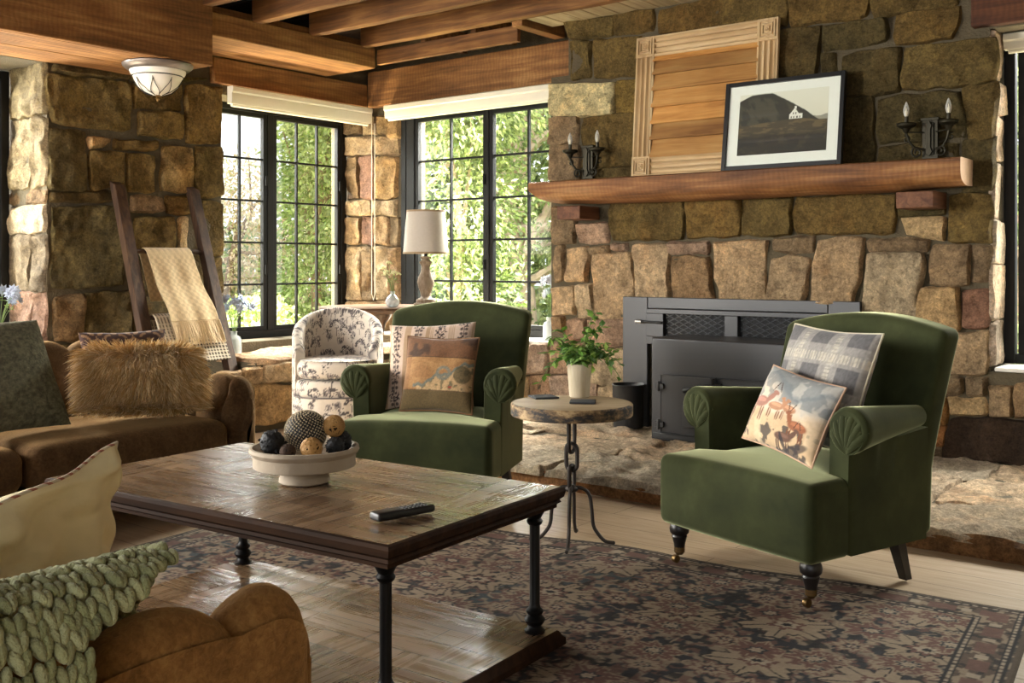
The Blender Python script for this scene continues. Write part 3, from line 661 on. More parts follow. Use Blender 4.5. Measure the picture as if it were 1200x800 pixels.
# ================================================================ furniture
# ---------------- rug
def rug_pattern(x, y, hx, hy):
    navy, teal, beige, rust, brown, pale, dk = C3(46,47,52), C3(70,80,82), C3(166,146,122), C3(116,82,70), C3(80,68,58), C3(180,162,140), C3(34,32,32)
    wx = x + 0.02 * (fbm(x * 9, y * 9, 2, 3) - .5); wy = y + 0.02 * (fbm(x * 9, y * 9, 2, 8) - .5)
    c = np.broadcast_to(navy, x.shape + (3,)).copy()
    c = lay(c, ss(.45, .62, fbm(x * 2.2, y * 2.2, 3, 1)), teal); c = lay(c, .8 * ss(.52, .68, fbm(x * 1.7, y * 1.7, 3, 5)), brown)
    # scrolling vines and small leaf clutter
    v = np.abs(fbm(wx * 8, wy * 8, 3, 11) - .5); c = lay(c, ss(.028, .012, v), beige)
    c = lay(c, ss(.5, .62, fbm(wx * 34, wy * 34, 2, 2)) * .75, beige); c = lay(c, ss(.58, .66, fbm(wx * 40, wy * 40, 2, 17)) * .8, rust); c = lay(c, ss(.6, .68, fbm(wx * 34, wy * 34, 2, 27)) * .9, dk)
    for size, R0, sd, keep, cols in ((.15, .055, 3, .8, (beige, rust, navy, pale)), (.37, .13, 7, .85, (beige, dk, rust, pale)), (.25, .08, 15, .5, (rust, beige, navy, pale))):
        dx, dy, r1, r2 = cells(wx, wy, size, sd, .25, keep); d = np.hypot(dx, dy * 1.25); a = np.arctan2(dy, dx)
        k = np.floor(6 + 3 * r1) ; pet = R0 * (1 + .22 * np.cos(k * a + 6 * r2) + .08 * np.cos(3 * k * a))
        c = lay(c, ss(pet + .012, pet + .004, d), cols[1]); c = lay(c, ss(pet, pet - .006, d), cols[0])
        c = lay(c, ss(.10, .06, np.abs(np.sin(k * a / 2 + 3 * r2))) * (d < pet * .95) * (d > pet * .35), cols[1])
        c = lay(c, (d < pet * .5).astype(float) * (r1 > .3), cols[1]); c = lay(c, (d < pet * .40).astype(float), cols[2]); c = lay(c, (d < pet * .26) * 1.0, cols[3]); c = lay(c, (d < pet * .12) * 1.0, cols[1])
    e = np.minimum(hx - np.abs(x), hy - np.abs(y)); along = np.where(hx - np.abs(x) < hy - np.abs(y), y, x)
    b = np.broadcast_to(C3(96, 78, 64), c.shape).copy()
    b = lay(b, ss(.5, .56, fbm(along * 40, e * 40, 2, 6)) * .8, beige); b = lay(b, ss(.55, .6, fbm(along * 36, e * 36, 2, 9)) * .8, dk)
    b = lay(b, ((np.mod(along, .16) < .09) & (np.abs(e - .10) < .028)) * .9, rust); b = lay(b, ((np.abs(np.mod(along, .16) - .12) < .016) & (np.abs(e - .10) < .018)) * .9, pale)
    for p in (.030, .048, .150, .168): b = lay(b, (np.abs(e - p) < .004) * 1.0, dk)
    b = lay(b, ((np.abs(e - .039) < .006) & (np.mod(along, .03) < .018)) * .9, pale); b = lay(b, ((np.abs(e - .159) < .006) & (np.mod(along, .03) < .018)) * .9, pale); b = lay(b, (e < .02) * 1.0, C3(92, 78, 62))
    m = (e < .175)[..., None]; c = np.where(m, b, c)
    k = .56 + .46 * fbm(x * 3, y * 3, 3, 31) * (.8 + .4 * fbm(x * 120, y * 120, 1, 4))
    return np.clip(c * k[..., None], 0, 1)
RUGX, RUGY = 1.60, 1.13; RA = R(6.6)
def rug():
    st = .0052; nx, ny = int(2 * RUGX / st), int(2 * RUGY / st)
    xs = np.linspace(-RUGX, RUGX, nx); ys = np.linspace(-RUGY, RUGY, ny); X, Y = np.meshgrid(xs, ys, indexing='ij')
    col = rug_pattern(X, Y, RUGX, RUGY)
    e = np.minimum(RUGX - np.abs(X), RUGY - np.abs(Y))
    wav = .010 * np.sin(Y * 0 + X * 7 + 1) * ss(.5, .0, RUGY - Y) + .006 * (fbm(X * 2, Y * 2, 2, 3) - .5)
    Z = .007 + np.maximum(wav * .5, -.004) + .001 * fbm(X * 160, Y * 160, 1, 2); Z = np.where(e < 1e-6, .001, Z)
    Yw = Y + .012 * np.sin(X * 5.5 + .8) * ss(1.0, 0, RUGY - Y)
    me = bpy.data.meshes.new('rug'); V = np.stack([X, Yw, Z], -1).reshape(-1, 3); idx = np.arange(nx * ny).reshape(nx, ny)
    fc = np.stack([idx[:-1, :-1], idx[1:, :-1], idx[1:, 1:], idx[:-1, 1:]], -1).reshape(-1, 4)
    me.vertices.add(len(V)); me.vertices.foreach_set('co', V.astype(np.float32).ravel())
    me.loops.add(fc.size); me.loops.foreach_set('vertex_index', fc.astype(np.int32).ravel())
    me.polygons.add(len(fc)); me.polygons.foreach_set('loop_start', (np.arange(len(fc)) * 4).astype(np.int32)); 
    me.update(calc_edges=True); me.validate(); me.shade_smooth()
    a = me.color_attributes.new('col', 'FLOAT_COLOR', 'POINT'); arr = np.ones((len(V), 4), np.float32); arr[:, :3] = col.reshape(-1, 3); a.data.foreach_set('color', arr.ravel())
    me.materials.append(attr_mat('rug_wool', 0.95, var=.10, vs=60, bs=420, bstr=.5, bdist=.003))
    o = bpy.data.objects.new('rug', me); COL.objects.link(o)
    cx, cy = -0.76, 3.76; ax = Vector((math.cos(RA), math.sin(RA))); ay = Vector((-ax.y, ax.x))
    o.location = (cx - ax.x * RUGX - ay.x * RUGY, cy - ax.y * RUGX - ay.y * RUGY, 0.001); o.rotation_euler = (0, 0, RA)
    tag(o, 'faded oriental rug in navy, beige and rust on the pale oak floor', 'rug')
rug()
ZR = 0.011   # top of the rug

# ---------------- coffee table
TABW = wood('table_top_wood', C(52, 34, 22), C(84, 58, 38), C(112, 82, 56), 'x', 1.0, 0.34, saw=0.10, bstr=.25, bdist=.004, spec=.6)
def plank_top_mat():
    m, t, out = new_mat('table_plank_wood'); v = coords(t)
    # patches of boards turned against each other
    ck = nd(t, 'ShaderNodeTexChecker', {'Vector': coords(t, (1, 1, 0)), 'Scale': 2.0}).outputs[1]
    va, vb = coords(t, (0.06, 1, 1), (0, 0, R(0))), coords(t, (1, 0.06, 1))
    g = nd(t, 'ShaderNodeMix', {0: ck, 2: noi(t, va, 30, 7, .65, .8), 3: noi(t, vb, 30, 7, .65, .8)}).outputs[0]
    vw = coords(t, (1, 1, 0), (0, 0, R(24)))
    w = nd(t, 'ShaderNodeTexWave', {'Vector': va, 'Scale': 2.2, 'Distortion': 1.2, 'Detail': 2}, wave_type='BANDS', bands_direction='Y').outputs[1]
    wx = nd(t, 'ShaderNodeTexWave', {'Vector': v, 'Scale': 26.0, 'Distortion': 4, 'Detail': 3, 'Detail Scale': .5}, wave_type='BANDS', bands_direction='X').outputs[1]
    br = nd(t, 'ShaderNodeTexBrick', {'Vector': v, 'Color1': (.72, .72, .72, 1), 'Color2': (.22, .22, .22, 1), 'Mortar': (0, 0, 0, 1), 'Scale': 1.0, 'Mortar Size': .0025, 'Brick Width': .42, 'Row Height': .105}, offset=.4)
    f = mth(t, 'ADD', mth(t, 'MULTIPLY', g, .7), mth(t, 'MULTIPLY', br.outputs[0], .45))
    c = ramp(t, f, [(.34, C(64, 46, 31)), (.52, C(108, 83, 59)), (.72, C(148, 120, 90))])
    c = mixc(t, mth(t, 'MULTIPLY', wx, .2), c, C(40, 26, 16)); c = mixc(t, br.outputs[1], c, C(26, 17, 10))
    big = noi(t, coords(t, (.5, 3.2, 1)), 3.2, 1, .3)
    h = mth(t, 'ADD', mth(t, 'MULTIPLY', g, .025), mth(t, 'ADD', mth(t, 'MULTIPLY', wx, .03), mth(t, 'MULTIPLY', big, 2.2)))
    h = mth(t, 'SUBTRACT', h, mth(t, 'MULTIPLY', br.outputs[1], .8))
    rg = ramp(t, g, [(.3, (.20, .20, .20, 1)), (.7, (.36, .36, .36, 1))])
    bsdf(t, out, c, rg, spec=1.0, bump=h, bstr=.42, bdist=.012, coat=.0, coat_r=.2); return m
PLANKTOP = plank_top_mat(); EDGEW = wood('table_edge_wood', C(32, 20, 13), C(54, 35, 22), C(74, 50, 32), 'x', 1, .75, spec=.1)
IRON = simple('black_iron', C(26, 25, 25), 0.42, metal=.6, var=.1, bstr=.1)
TC = Vector((-2.480, 2.105, 0)); TA = R(4.0)
def coffee_table():
    t = thing('coffee_table', 'large dark plank coffee table with black iron columns and a low shelf', 'coffee table', (TC.x, TC.y, ZR + .002), TA)
    hx, hy, z = .698, .396, .472
    def moulded(zs, name, wood_top):
        # zs: edge profile [(outset, z)] bottom to top
        mb = MB(); vs = []; fs = []
        for o, zz in zs: vs += [(-hx - o, -hy - o, zz), (hx + o, -hy - o, zz), (hx + o, hy + o, zz), (-hx - o, hy + o, zz)]
        for k in range(len(zs) - 1):
            for i in range(4): j = (i + 1) % 4; fs.append((k * 4 + i, k * 4 + j, k * 4 + 4 + j, k * 4 + 4 + i))
        fs.append((3, 2, 1, 0)); mb.add(vs, fs)
        n = len(zs) - 1; o, zz = zs[-1]
        o1 = mb.build(name, EDGEW, t, smooth=30)
        s = MB(); nx, ny = 90, 52
        def f(a, b):
            x, y = (a * 2 - 1) * (hx + o), (b * 2 - 1) * (hy + o); e = min(hx + o - abs(x), hy + o - abs(y))
            k = (mn.noise(Vector((x * 1.5, y * 7, 1.0))) * .0020 + mn.noise(Vector((x * 9, y * 2.5, 4.0))) * .0006) * min(1, e / .05)
            return (x, y, zz + k)
        s.grid(nx, ny, f); s.build(wood_top, PLANKTOP, t)
        return o1
    moulded([(-.04, z - .062), (-.012, z - .062), (-.012, z - .052), (-.002, z - .046), (-.006, z - .038), (.004, z - .030), (.008, z - .012), (.004, z - .003), (-.004, z)], 'table_edge', 'tabletop')
    moulded([(-.02, .0), (.008, .0), (.008, .018), (.001, .024), (-.004, .034), (-.008, .040), (-.012, .042)], 'shelf_edge', 'shelf')
    for sx in (-1, 1):
        for sy in (-1, 1):
            mb = MB(); r = .0155; pr = [(.030, 0), (.032, .006), (.024, .012), (.020, .02), (.028, .03), (.032, .038), (.026, .046), (.020, .052), (.026, .060), (.026, .066), (.018, .074), (r, .085), (r, .30), (r, .318), (.022, .324), (.025, .332), (.019, .340), (.024, .350), (.031, .362), (.033, .369)]
            mb.lathe(pr, 20, T(sx * (hx - .06), sy * (hy - .06), .042)); mb.build('leg', IRON, t)
    return t
coffee_table()

# ---------------- velvet armchair
def velvet():
    m, t, out = new_mat('green_velvet'); v = coords(t)
    n = noi(t, v, 5, 4, .6); n2 = noi(t, v, 160, 3)
    c = ramp(t, n, [(.3, C(38, 42, 23)), (.55, C(54, 58, 32)), (.75, C(70, 74, 44))])
    c = mixc(t, mth(t, 'MULTIPLY', n2, .25), c, C(34, 40, 22))
    bsdf(t, out, c, .85, spec=.15, sheen=1.0, sheen_tint=C(205, 208, 160), sheen_r=.35, bump=mth(t, 'ADD', mth(t, 'MULTIPLY', n2, .3), n), bstr=.15, bdist=.004); return m
VELVET = velvet(); LEGB = simple('black_leg', C(24, 20, 19), .35, var=.1, bstr=0, spec=.5); BRASS = simple('aged_brass', C(120, 96, 62), .4, metal=.9, var=.1, bstr=.05)
SEAM = simple('dark_green_seam', C(34, 44, 18), .9, bstr=0)
def armchair(name, label, loc, rz, group):
    t = thing(name, label, 'armchair', loc, rz, group)
    # seat: T-shaped, crowned
    mb = MB()
    def seat(x, y, z):
        s = 1.0 if y < .165 else 1.0 - .25 * ss(.195, .235, y)
        k = ss(.30, .42, z); x2 = x * float(s)
        z2 = z + .022 * float(k) * (1 - min(1, abs(x) / .36) ** 2.4) * (1 - min(1, abs(y - .3) / .36) ** 2.6)
        y2 = y - .014 * (1 - (x / .37) ** 2) * (1 if y < .1 else 0) * (1 - abs(z - .28) / .2)
        return (x2, y2, z2)
    mb.rbox((.74, .62, .265), .035, .03, 5, seat, c=(0, .31, .2825)); mb.build('seat', VELVET, t)
    # arms: rolled, the roll thinner towards the back
    for sg in (-1, 1):
        mb = MB(); n = 40; y0, y1 = .210, .63; ny = 16
        def sec(k):
            r = .080 - .042 * k ** .9; zt = .660 - .030 * k; cz = zt - r; cx = .360 - .032 * k
            pts = [(.280, .155), (.280, .40), (.284, cz - r * .4)]
            for i in range(15): a = PI * 1.06 - (PI * 1.42) * i / 14; pts.append((cx + r * math.cos(a), cz + r * math.sin(a)))
            pts += [(.372, cz - r * .95), (.368, .38), (.364, .155)]
            return pts
        m = len(sec(0)); vs = []; fs = []
        for j in range(ny):
            k = j / (ny - 1); y = y0 + (y1 - y0) * k
            for (x, z) in sec(k): vs.append((sg * x, y, z))
        # rounded front
        for g, (d, sc) in enumerate(((-.010, .97), (-.016, .88))):
            s0 = sec(0); cx, cz = .335, .57
            for (x, z) in s0: vs.append((sg * (.325 + (x - .325) * sc), y0 + d, (z - .42) * (1 - (1 - sc) * .5) + .42 - (0 if z > .2 else .0)))
        def strip(a, b):
            for i in range(m):
                i2 = (i + 1) % m; q = (a * m + i, a * m + i2, b * m + i2, b * m + i); fs.append(q if sg > 0 else q[::-1])
        for j in range(ny - 1): strip(j + 1, j)
        strip(0, ny); strip(ny, ny + 1)
        a = tuple((ny + 1) * m + i for i in range(m)); fs.append(a if sg < 0 else a[::-1])
        b = tuple((ny - 1) * m + i for i in range(m)); fs.append(b if sg > 0 else b[::-1])
        mb.add(vs, fs); ao = mb.build('armrest', VELVET, t, smooth=60)
        # gathered pleats fanned over the front of the roll
        pb = MB(); cx, cz, r = .360, .580, .077
        for i in range(13):
            a = R(-15) + R(210) * i / 12; e = Vector((cx + r * .93 * math.cos(a), 0, cz + r * .93 * math.sin(a))); b = Vector((cx - .006, 0, cz - r * 1.05)); w = .0085 + .004 * (i % 2)
            pts = [Vector((sg * q.x, y0 - .014 - .009 * math.sin(PI * kk) + .014 * kk ** 3, q.z)) for kk, q in ((kk, b.lerp(e, kk)) for kk in (0, .25, .5, .75, 1))]
            pb.tube(pts, [.003, w * .8, w * 1.1, w * 1.2, w * .9], 8, flat=.7)
        pb.build('pleats', VELVET, ao, smooth=60)
    # back: full width, leaning, crowned top
    mb = MB()
    def back(x, y, z):
        k = max(0, (z - .40)) / .5; hz = min(1, max(0, (z - .15) / .75))
        w = .935 + .075 * hz; x2 = x * w
        top = .055 * (1 - abs(x / .37) ** 2.0) * max(0, (hz - .55) / .45)
        y2 = y + .15 * k ** 1.15 - .02 * (1 - (x / .37) ** 2) * (y > .64) * 0 + .035 * (1 - (x / .37) ** 2) * (1 if y > .66 else 0)
        if y < .62: y2 += .02 * (1 - (x / .37) ** 2) * 1.0 - .0
        return (x2, y2, z + top)
    mb.rbox((.74, .115, .74), .030, .035, 5, back, c=(0, .64, .525)); mb.build('backrest', VELVET, t)
    for sg in (-1, 1):
        mb = MB(); mb.lathe([(.026, .168), (.026, .158), (.03, .152), (.036, .142), (.0385, .128), (.036, .114), (.027, .106), (.030, .100), (.0275, .094), (.0265, .088), (.022, .072), (.0195, .052), (.021, .050)], 22, T(sg * .315, .065, 0)); lo = mb.build('leg', LEGB, t)
        cb = MB(); cb.lathe([(.0205, .062), (.0205, .04), (.017, .036), (.013, .030)], 18, T(sg * .315, .065, 0))
        cb.tube([(sg * .315, .065, .036), (sg * .315, .055, .030), (sg * .315, .045, .016)], .006, 8)
        cb.lathe([(.004, -.009), (.0145, -.009), (.0155, -.005), (.0155, .005), (.0145, .009), (.004, .009)], 18, T(sg * .315, .045, .016) @ RY(PI / 2)); cb.build('caster', BRASS, lo)
        mb = MB(); x = sg * .285
        mb.add([(x - .024, .53, .17), (x + .024, .53, .17), (x + .024, .58, .17), (x - .024, .58, .17), (x + sg * .02 - .016, .575, 0), (x + sg * .02 + .016, .575, 0), (x + sg * .02 + .016, .61, 0), (x + sg * .02 - .016, .61, 0)],
               [(0, 1, 2, 3), (7, 6, 5, 4), (0, 4, 5, 1), (1, 5, 6, 2), (2, 6, 7, 3), (3, 7, 4, 0)]); mb.build('leg', LEGB, t, bevel=.002)
    return t
CH_R = ((-1.681, 3.377, ZR), R(-17.6)); CH_L = ((-3.275, 3.43, ZR), R(24.0))
ch = armchair('armchair', 'green velvet armchair with a plaid cushion, in front of the black stove', *CH_R, 'green velvet armchairs')
c2 = copy_tree(ch); c2.location = CH_L[0]; c2.rotation_euler = (0, 0, CH_L[1]); c2['label'] = 'green velvet armchair between the coffee table and the lamp table, with patchwork cushion'

# ---------------- channel sofas
def plush(name, c1, c2, c3):
    m, t, out = new_mat(name); v = coords(t)
    n = noi(t, v, 9, 4, .6); n2 = noi(t, v, 75, 4, .7, .6)
    c = ramp(t, mth(t, 'ADD', mth(t, 'MULTIPLY', n, .5), mth(t, 'MULTIPLY', n2, .5)), [(.32, c1), (.5, c2), (.68, c3)])
    bsdf(t, out, c, .95, spec=.1, sheen=.5, sheen_tint=C(235, 190, 130), sheen_r=.5, bump=n2, bstr=.55, bdist=.006); return m
PLUSH = plush('sofa_plush', C(54, 39, 25), C(82, 61, 40), C(108, 82, 54))
PLUSH_LIT = plush('lit_sofa_plush', C(86, 58, 28), C(132, 92, 48), C(168, 124, 72))  # same brown plush with warm light painted into lighter, more orange tones
def sofa(name, label, loc, rz, L=2.28, D=.92, group=None, PLUSH=PLUSH):
    """local: x along, front at y=0, back at y=D; back and arms are one channelled shell"""
    t = thing(name, label, 'sofa', loc, rz, group)
    hl = L / 2; rc = .34; th = .125
    # plan path of the outer face, from the front of one arm round the back to the other
    path = []
    def addp(x, y, nx, ny): path.append((x, y, nx, ny))
    N = 90
    for i in range(N): k = i / N; addp(hl, .02 + (D - rc - .02) * k, 1, 0)
    for i in range(40): a = PI / 2 * i / 40; addp(hl - rc + rc * math.cos(a), D - rc + rc * math.sin(a), math.cos(a), math.sin(a))
    for i in range(220): k = i / 220; addp(hl - rc - (L - 2 * rc) * k, D, 0, 1)
    for i in range(40): a = PI / 2 + PI / 2 * i / 40; addp(-hl + rc + rc * math.cos(a), D - rc + rc * math.sin(a), math.cos(a), math.sin(a))
    for i in range(N + 1): k = i / N; addp(-hl, D - rc - (D - rc - .02) * k, -1, 0)
    s = [0]
    for i in range(1, len(path)): s.append(s[-1] + math.hypot(path[i][0] - path[i - 1][0], path[i][1] - path[i - 1][1]))
    S = s[-1]; nch = int(round(S / .235)); wch = S / nch
    vs = []; fs = []; prof_n = 0
    for i, (x, y, nx, ny) in enumerate(path):
        q = s[i] / wch - .34; b = abs(math.sin(PI * q)) ** .5       # 0 in the seam, 1 mid channel
        if s[i] < .33 * wch or s[i] > S - .33 * wch: b = max(b, .9)
        e = min(s[i], S - s[i]); rise = float(ss(.45, 1.15, e))
        h = .625 + .155 * rise - .0
        f = float(ss(-.005, .07, e)) ; hh = h - .10 * (1 - math.sqrt(max(0, 1 - (1 - min(1, e / .10)) ** 2)))
        pr = []
        inset = .045 * (1 - math.sqrt(max(0, 1 - (1 - min(1, e / .05)) ** 2)))
        pr.append((-inset, .06)); pr.append((-inset, .3)); pr.append((-inset, hh - .13)); pr.append((-inset - .002, hh - .085)); pr.append((-inset - .001, hh - .048 - .010 * (1 - b)))
        bb = b * .046
        top = hh - .036 - .020 * (1 - b)
        for k in range(9):
            a = PI * k / 8
            pr.append((-(th / 2) + (th / 2 - .004 - inset) * math.cos(a) + 0, top - .045 + (.036 * math.sin(a) + bb * max(0, math.sin(a)) ** .45)))
        pr.append((-th - bb * .9 + inset, hh - .16)); pr.append((-th - bb + inset, hh - .28)); pr.append((-th - bb + inset, .36)); pr.append((-th + inset, .24))
        prof_n = len(pr)
        for (d, z) in pr: vs.append((x + nx * d, y + ny * d, z))
    for i in range(len(path) - 1):
        for j in range(prof_n - 1): fs.append((i * prof_n + j, i * prof_n + j + 1, (i + 1) * prof_n + j + 1, (i + 1) * prof_n + j))
    # close the arm fronts with a domed cap
    for end in (0, len(path) - 1):
        x, y, nx, ny = path[end]; base = end * prof_n; ring = [base + j for j in range(prof_n)]; prev = ring
        cx, cz = x - nx * th / 2, .36
        for d, sc in ((-.014, .96), (-.024, .84), (-.028, .5)):
            r2 = []
            for j in ring:
                v = vs[j]; r2.append(len(vs)); vs.append((cx + (v[0] - cx) * sc, v[1] + d, cz + (v[2] - cz) * (sc * .4 + .6)))
            for j in range(prof_n):
                j2 = (j + 1) % prof_n; q = (prev[j], prev[j2], r2[j2], r2[j]); fs.append(q if end else q[::-1])
            prev = r2
        fs.append(tuple(prev) if end else tuple(prev[::-1]))
    mb = MB(); mb.add(vs, fs); mb.build('channel_back', PLUSH, t, smooth=50)
    mb = MB(); mb.rbox((L - 2 * th - .06, D - th - .04, .15), .03, .08, 3, c=(0, (D - th) / 2 + .01, .165)); mb.build('base', PLUSH, t)
    wc = (L - 2 * th - .09) / 2
    for sg in (-1, 1):
        mb = MB()
        def cush(x, y, z, sg=sg):
            k = 1 - abs((x - sg * wc / 2) / (wc / 2)) ** 4; u = 1 - abs((y - .34) / .36) ** 3
            return (x, y, z + .018 * max(0, k) * max(0, u) * (1 if z > .33 else 0))
        mb.rbox((wc - .008, D - th - .10, .18), .06, .05, 5, cush, c=(sg * wc / 2, (D - th - .10) / 2 - .005, .335)); mb.build('seat_cushion', PLUSH, t)
    for sx in (-1, 1):
        for y in (.12, D - .16):
            mb = MB(); mb.lathe([(.018, 0), (.026, .088)], 14, T(sx * (hl - .16), y, 0)); mb.build('leg', LEGB, t)
    return t
sofa('sofa', 'brown plush channel-backed sofa under the leaning ladder, holding the fur pillow', (-4.03, 2.045, 0.0), R(90), group=None)
sofa('sofa', 'brown plush sofa close up, coloured as warmly lit, with a chunky green knit over its arm', (-1.34 - 1.05, 1.20, 0.0), R(180), L=2.10, PLUSH=PLUSH_LIT)
# ================================================================ cushions
def cushion(name, label, loc, face, lean, roll, w, h, th, fcol, bcol=None, mat=None, n=56, wavy=0, cat='cushion', pinch=.07, fn=None, welt=None):
    """stuffed square: local x across, z up, front towards -y"""
    bcol = fcol if bcol is None else bcol; mb = MB()
    az = math.atan2(face[0], -face[1])
    M = T(*loc) @ RZ(az) @ RX(-R(lean)) @ RY(R(roll))
    def shape(a, b, sgn):
        x, z = a * 2 - 1, b * 2 - 1
        xx = x * (1 - pinch * (1 - abs(z) ** 1.6) * abs(x) ** 3); zz = z * (1 - pinch * (1 - abs(x) ** 1.6) * abs(z) ** 3)
        t = th / 2 * (max(0, 1 - abs(x) ** 2.6) * max(0, 1 - abs(z) ** 2.6)) ** .5
        wr = .004 * mn.noise(Vector((x * 3, z * 3, sgn + w * 9))) + .006 * mn.noise(Vector((x * 1.4 + 5, z * 1.4, sgn)))
        k = min(1, (1 - max(abs(x), abs(z))) * 6)
        e = ss(.80, 1, max(abs(x), abs(z))) * wavy
        return (xx * w / 2 + float(e) * .005 * math.sin(z * 9 + 1), sgn * (t + wr * k * (1 + 7 * wavy)) + float(e) * .009 * math.sin(z * 9 + x * 6), zz * h / 2 + float(e) * .004 * math.sin(x * 8))
    g = np.linspace(0, 1, n); A, B = np.meshgrid(g, g, indexing='ij')
    for sgn, cf in ((-1, fcol), (1, bcol)):
        X, Z = (A * 2 - 1) * w / 2, (B * 2 - 1) * h / 2
        cc = cf(X, Z) if callable(cf) else np.broadcast_to(np.array(cf), X.shape + (3,))
        vs = []; cs = []
        for i in range(n):
            for j in range(n): vs.append(shape(g[i], g[j], sgn)); cs.append(cc[i, j])
        fs = []
        for i in range(n - 1):
            for j in range(n - 1):
                q = (i * n + j, (i + 1) * n + j, (i + 1) * n + j + 1, i * n + j + 1); fs.append(q if sgn < 0 else q[::-1])
        mb.add(vs, fs, cs)
    o = mb.build(name, mat or FABRIC, smooth=80); o.matrix_world = M; tag(o, label, cat)
    if welt:
        e = MB(); pts = []; m = 26
        for (x0, z0, x1, z1) in ((-1, -1, 1, -1), (1, -1, 1, 1), (1, 1, -1, 1), (-1, 1, -1, -1)):
            for i in range(m): k = i / m; p = shape((x0 + (x1 - x0) * k + 1) / 2, (z0 + (z1 - z0) * k + 1) / 2, -1); pts.append((p[0] * 1.004, p[1] if wavy else 0, p[2] * 1.004))
        rad, wm = welt[0], welt[1]
        e.tube(pts, rad, 8, closed=True); e.build('piping', wm, o, smooth=60)
    return o, M
FABRIC = attr_mat('woven_fabric', .92, var=.08, vs=80, bs=500, bstr=.35, bdist=.002, sheen=.2)
KNITTY = attr_mat('boucle_fabric', .98, var=.3, vs=120, bs=130, bstr=1.0, bdist=.012)
CREAMW = simple('cream_piping', C(206, 196, 170), .9, bstr=.1)
BR_, BL_ = CH_R, CH_L
def on_chair(ch, x, y, z): p = T(*ch[0]) @ RZ(ch[1]) @ Vector((x, y, z)); return tuple(p)
def chair_face(ch, d=0): a = ch[1] + R(d); return (math.sin(a), -math.cos(a))
def plaid(x, y):
    g1, g2, dk, cr = C3(164,158,150), C3(134,130,126), C3(92,90,92), C3(200,190,170)
    c = np.broadcast_to(g1, x.shape + (3,)).copy()
    wv = (np.mod(x, .008) < .004); wh = (np.mod(y, .008) < .004)
    bx = (np.mod(x + .05, .17) < .085); by = (np.mod(y + .02, .17) < .085)
    c = lay(c, bx * .55, g2); c = lay(c, by * .55, g2); c = lay(c, (bx & by) * .8, dk)
    c = lay(c, ((np.mod(y + .02, .17) > .10) & (np.mod(y + .02, .17) < .135) & wv) * .8, cr); c = lay(c, ((np.mod(x + .05, .17) > .115) & (np.mod(x + .05, .17) < .14) & wh) * .6, cr)
    return c * (.8 + .4 * vn(x * 260, y * 130, 3))[..., None]
def deer(x, y):
    """a painted hillside with grazing deer"""
    u, v = x / .2, y / .15
    sky, hill, grass, cream = C3(172,168,160), C3(136,140,140), C3(208,178,140), C3(222,204,180)
    c = np.broadcast_to(cream, x.shape + (3,)).copy(); n = fbm(x * 18, y * 18, 4, 2)
    c = lay(c, ss(.05, .5, v + .6 * (n - .5) + .3 * u), sky); c = lay(c, ss(.12, .02, np.abs(v - .35 - .5 * np.abs(u - .3) + .3 * (n - .5))) * .8, hill)
    c = lay(c, ss(.42, .52, fbm(x * 26, y * 26, 3, 8)) * (v > .15) * .6, C3(104,112,116)); c = lay(c, ss(.1, -.3, v + .4 * (n - .5)), grass)
    c = lay(c, ss(.56, .62, fbm(x * 30, y * 34, 3, 19)) * (v < -.35) * .9, C3(74,66,62)); c = lay(c, ss(.55, .64, fbm(x * 22, y * 16, 2, 29)) * (v < -.1) * .6, C3(226,200,164))
    def el(cx, cy, rx, ry, rot=0):
        dx, dy = u - cx, v - cy; a, b = dx * math.cos(rot) + dy * math.sin(rot), -dx * math.sin(rot) + dy * math.cos(rot); return ss(1.15, .85, np.hypot(a / rx, b / ry))
    for (cx, cy, s, col, f) in ((-.62, .02, 1.15, C3(164,118,102), 1), (-.12, .02, .8, C3(176,130,100), 1), (.22, .05, .75, C3(180,132,100), -1), (.55, -.28, .95, C3(150,94,64), -1), (.30, -.62, .9, C3(104,76,62), 1)):
        for q in (-.17, -.11, .11, .17): c = lay(c, el(cx + q * s, cy - .25 * s, .022 * s, .16 * s), col * .6)
        c = lay(c, el(cx, cy, .24 * s, .125 * s, .08 * f), col); c = lay(c, el(cx, cy + .04 * s, .18 * s, .05 * s), col * 1.5); c = lay(c, el(cx + .24 * s * f, cy + .14 * s, .06 * s, .15 * s, -.5 * f), col); c = lay(c, el(cx + .31 * s * f, cy + .27 * s, .075 * s, .045 * s, -.3 * f), col)
        if s > .85:
            for q in (-.05, .06): c = lay(c, el(cx + (.30 + q) * s * f, cy + .42 * s, .012 * s, .13 * s, q * 6), C3(70,50,42))
    c = lay(c, el(.62, -.8, .3, .1, .6) * .8, C3(60,52,54)); c = lay(c, el(.3, -.75, .05, .25, .4) * .9, C3(54,48,50))
    return np.clip(c * (.85 + .3 * n)[..., None], 0, 1)
def stripe_fl(x, y):
    base, tan, ink = C3(208,182,160), C3(172,140,106), C3(66,52,52)
    c = np.broadcast_to(base, x.shape + (3,)).copy(); p = np.mod(x + .015, .115)
    c = lay(c, ((p < .034) & (np.mod(p, .008) < .005)) * .9, tan)
    ix = np.floor((x + .015) / .115); px = p - .075
    py = np.mod(y + .05 * np.mod(ix, 2), .105) - .0525; a = np.arctan2(py, px); d = np.hypot(px, py * .8)
    r = .027 * (1 + .22 * np.cos(7 * a + ix)) ; c = lay(c, ss(r + .002, r - .002, d) * ss(.44, .52, fbm(x * 150, y * 150, 2, 3)), ink)
    c = lay(c, ((np.abs(px) < .0022) & (np.abs(py) > .02)) * .9, ink); c = lay(c, ss(.010, .007, np.hypot(np.abs(px) - .012, np.abs(py) - .040)) * .9, ink)
    return c
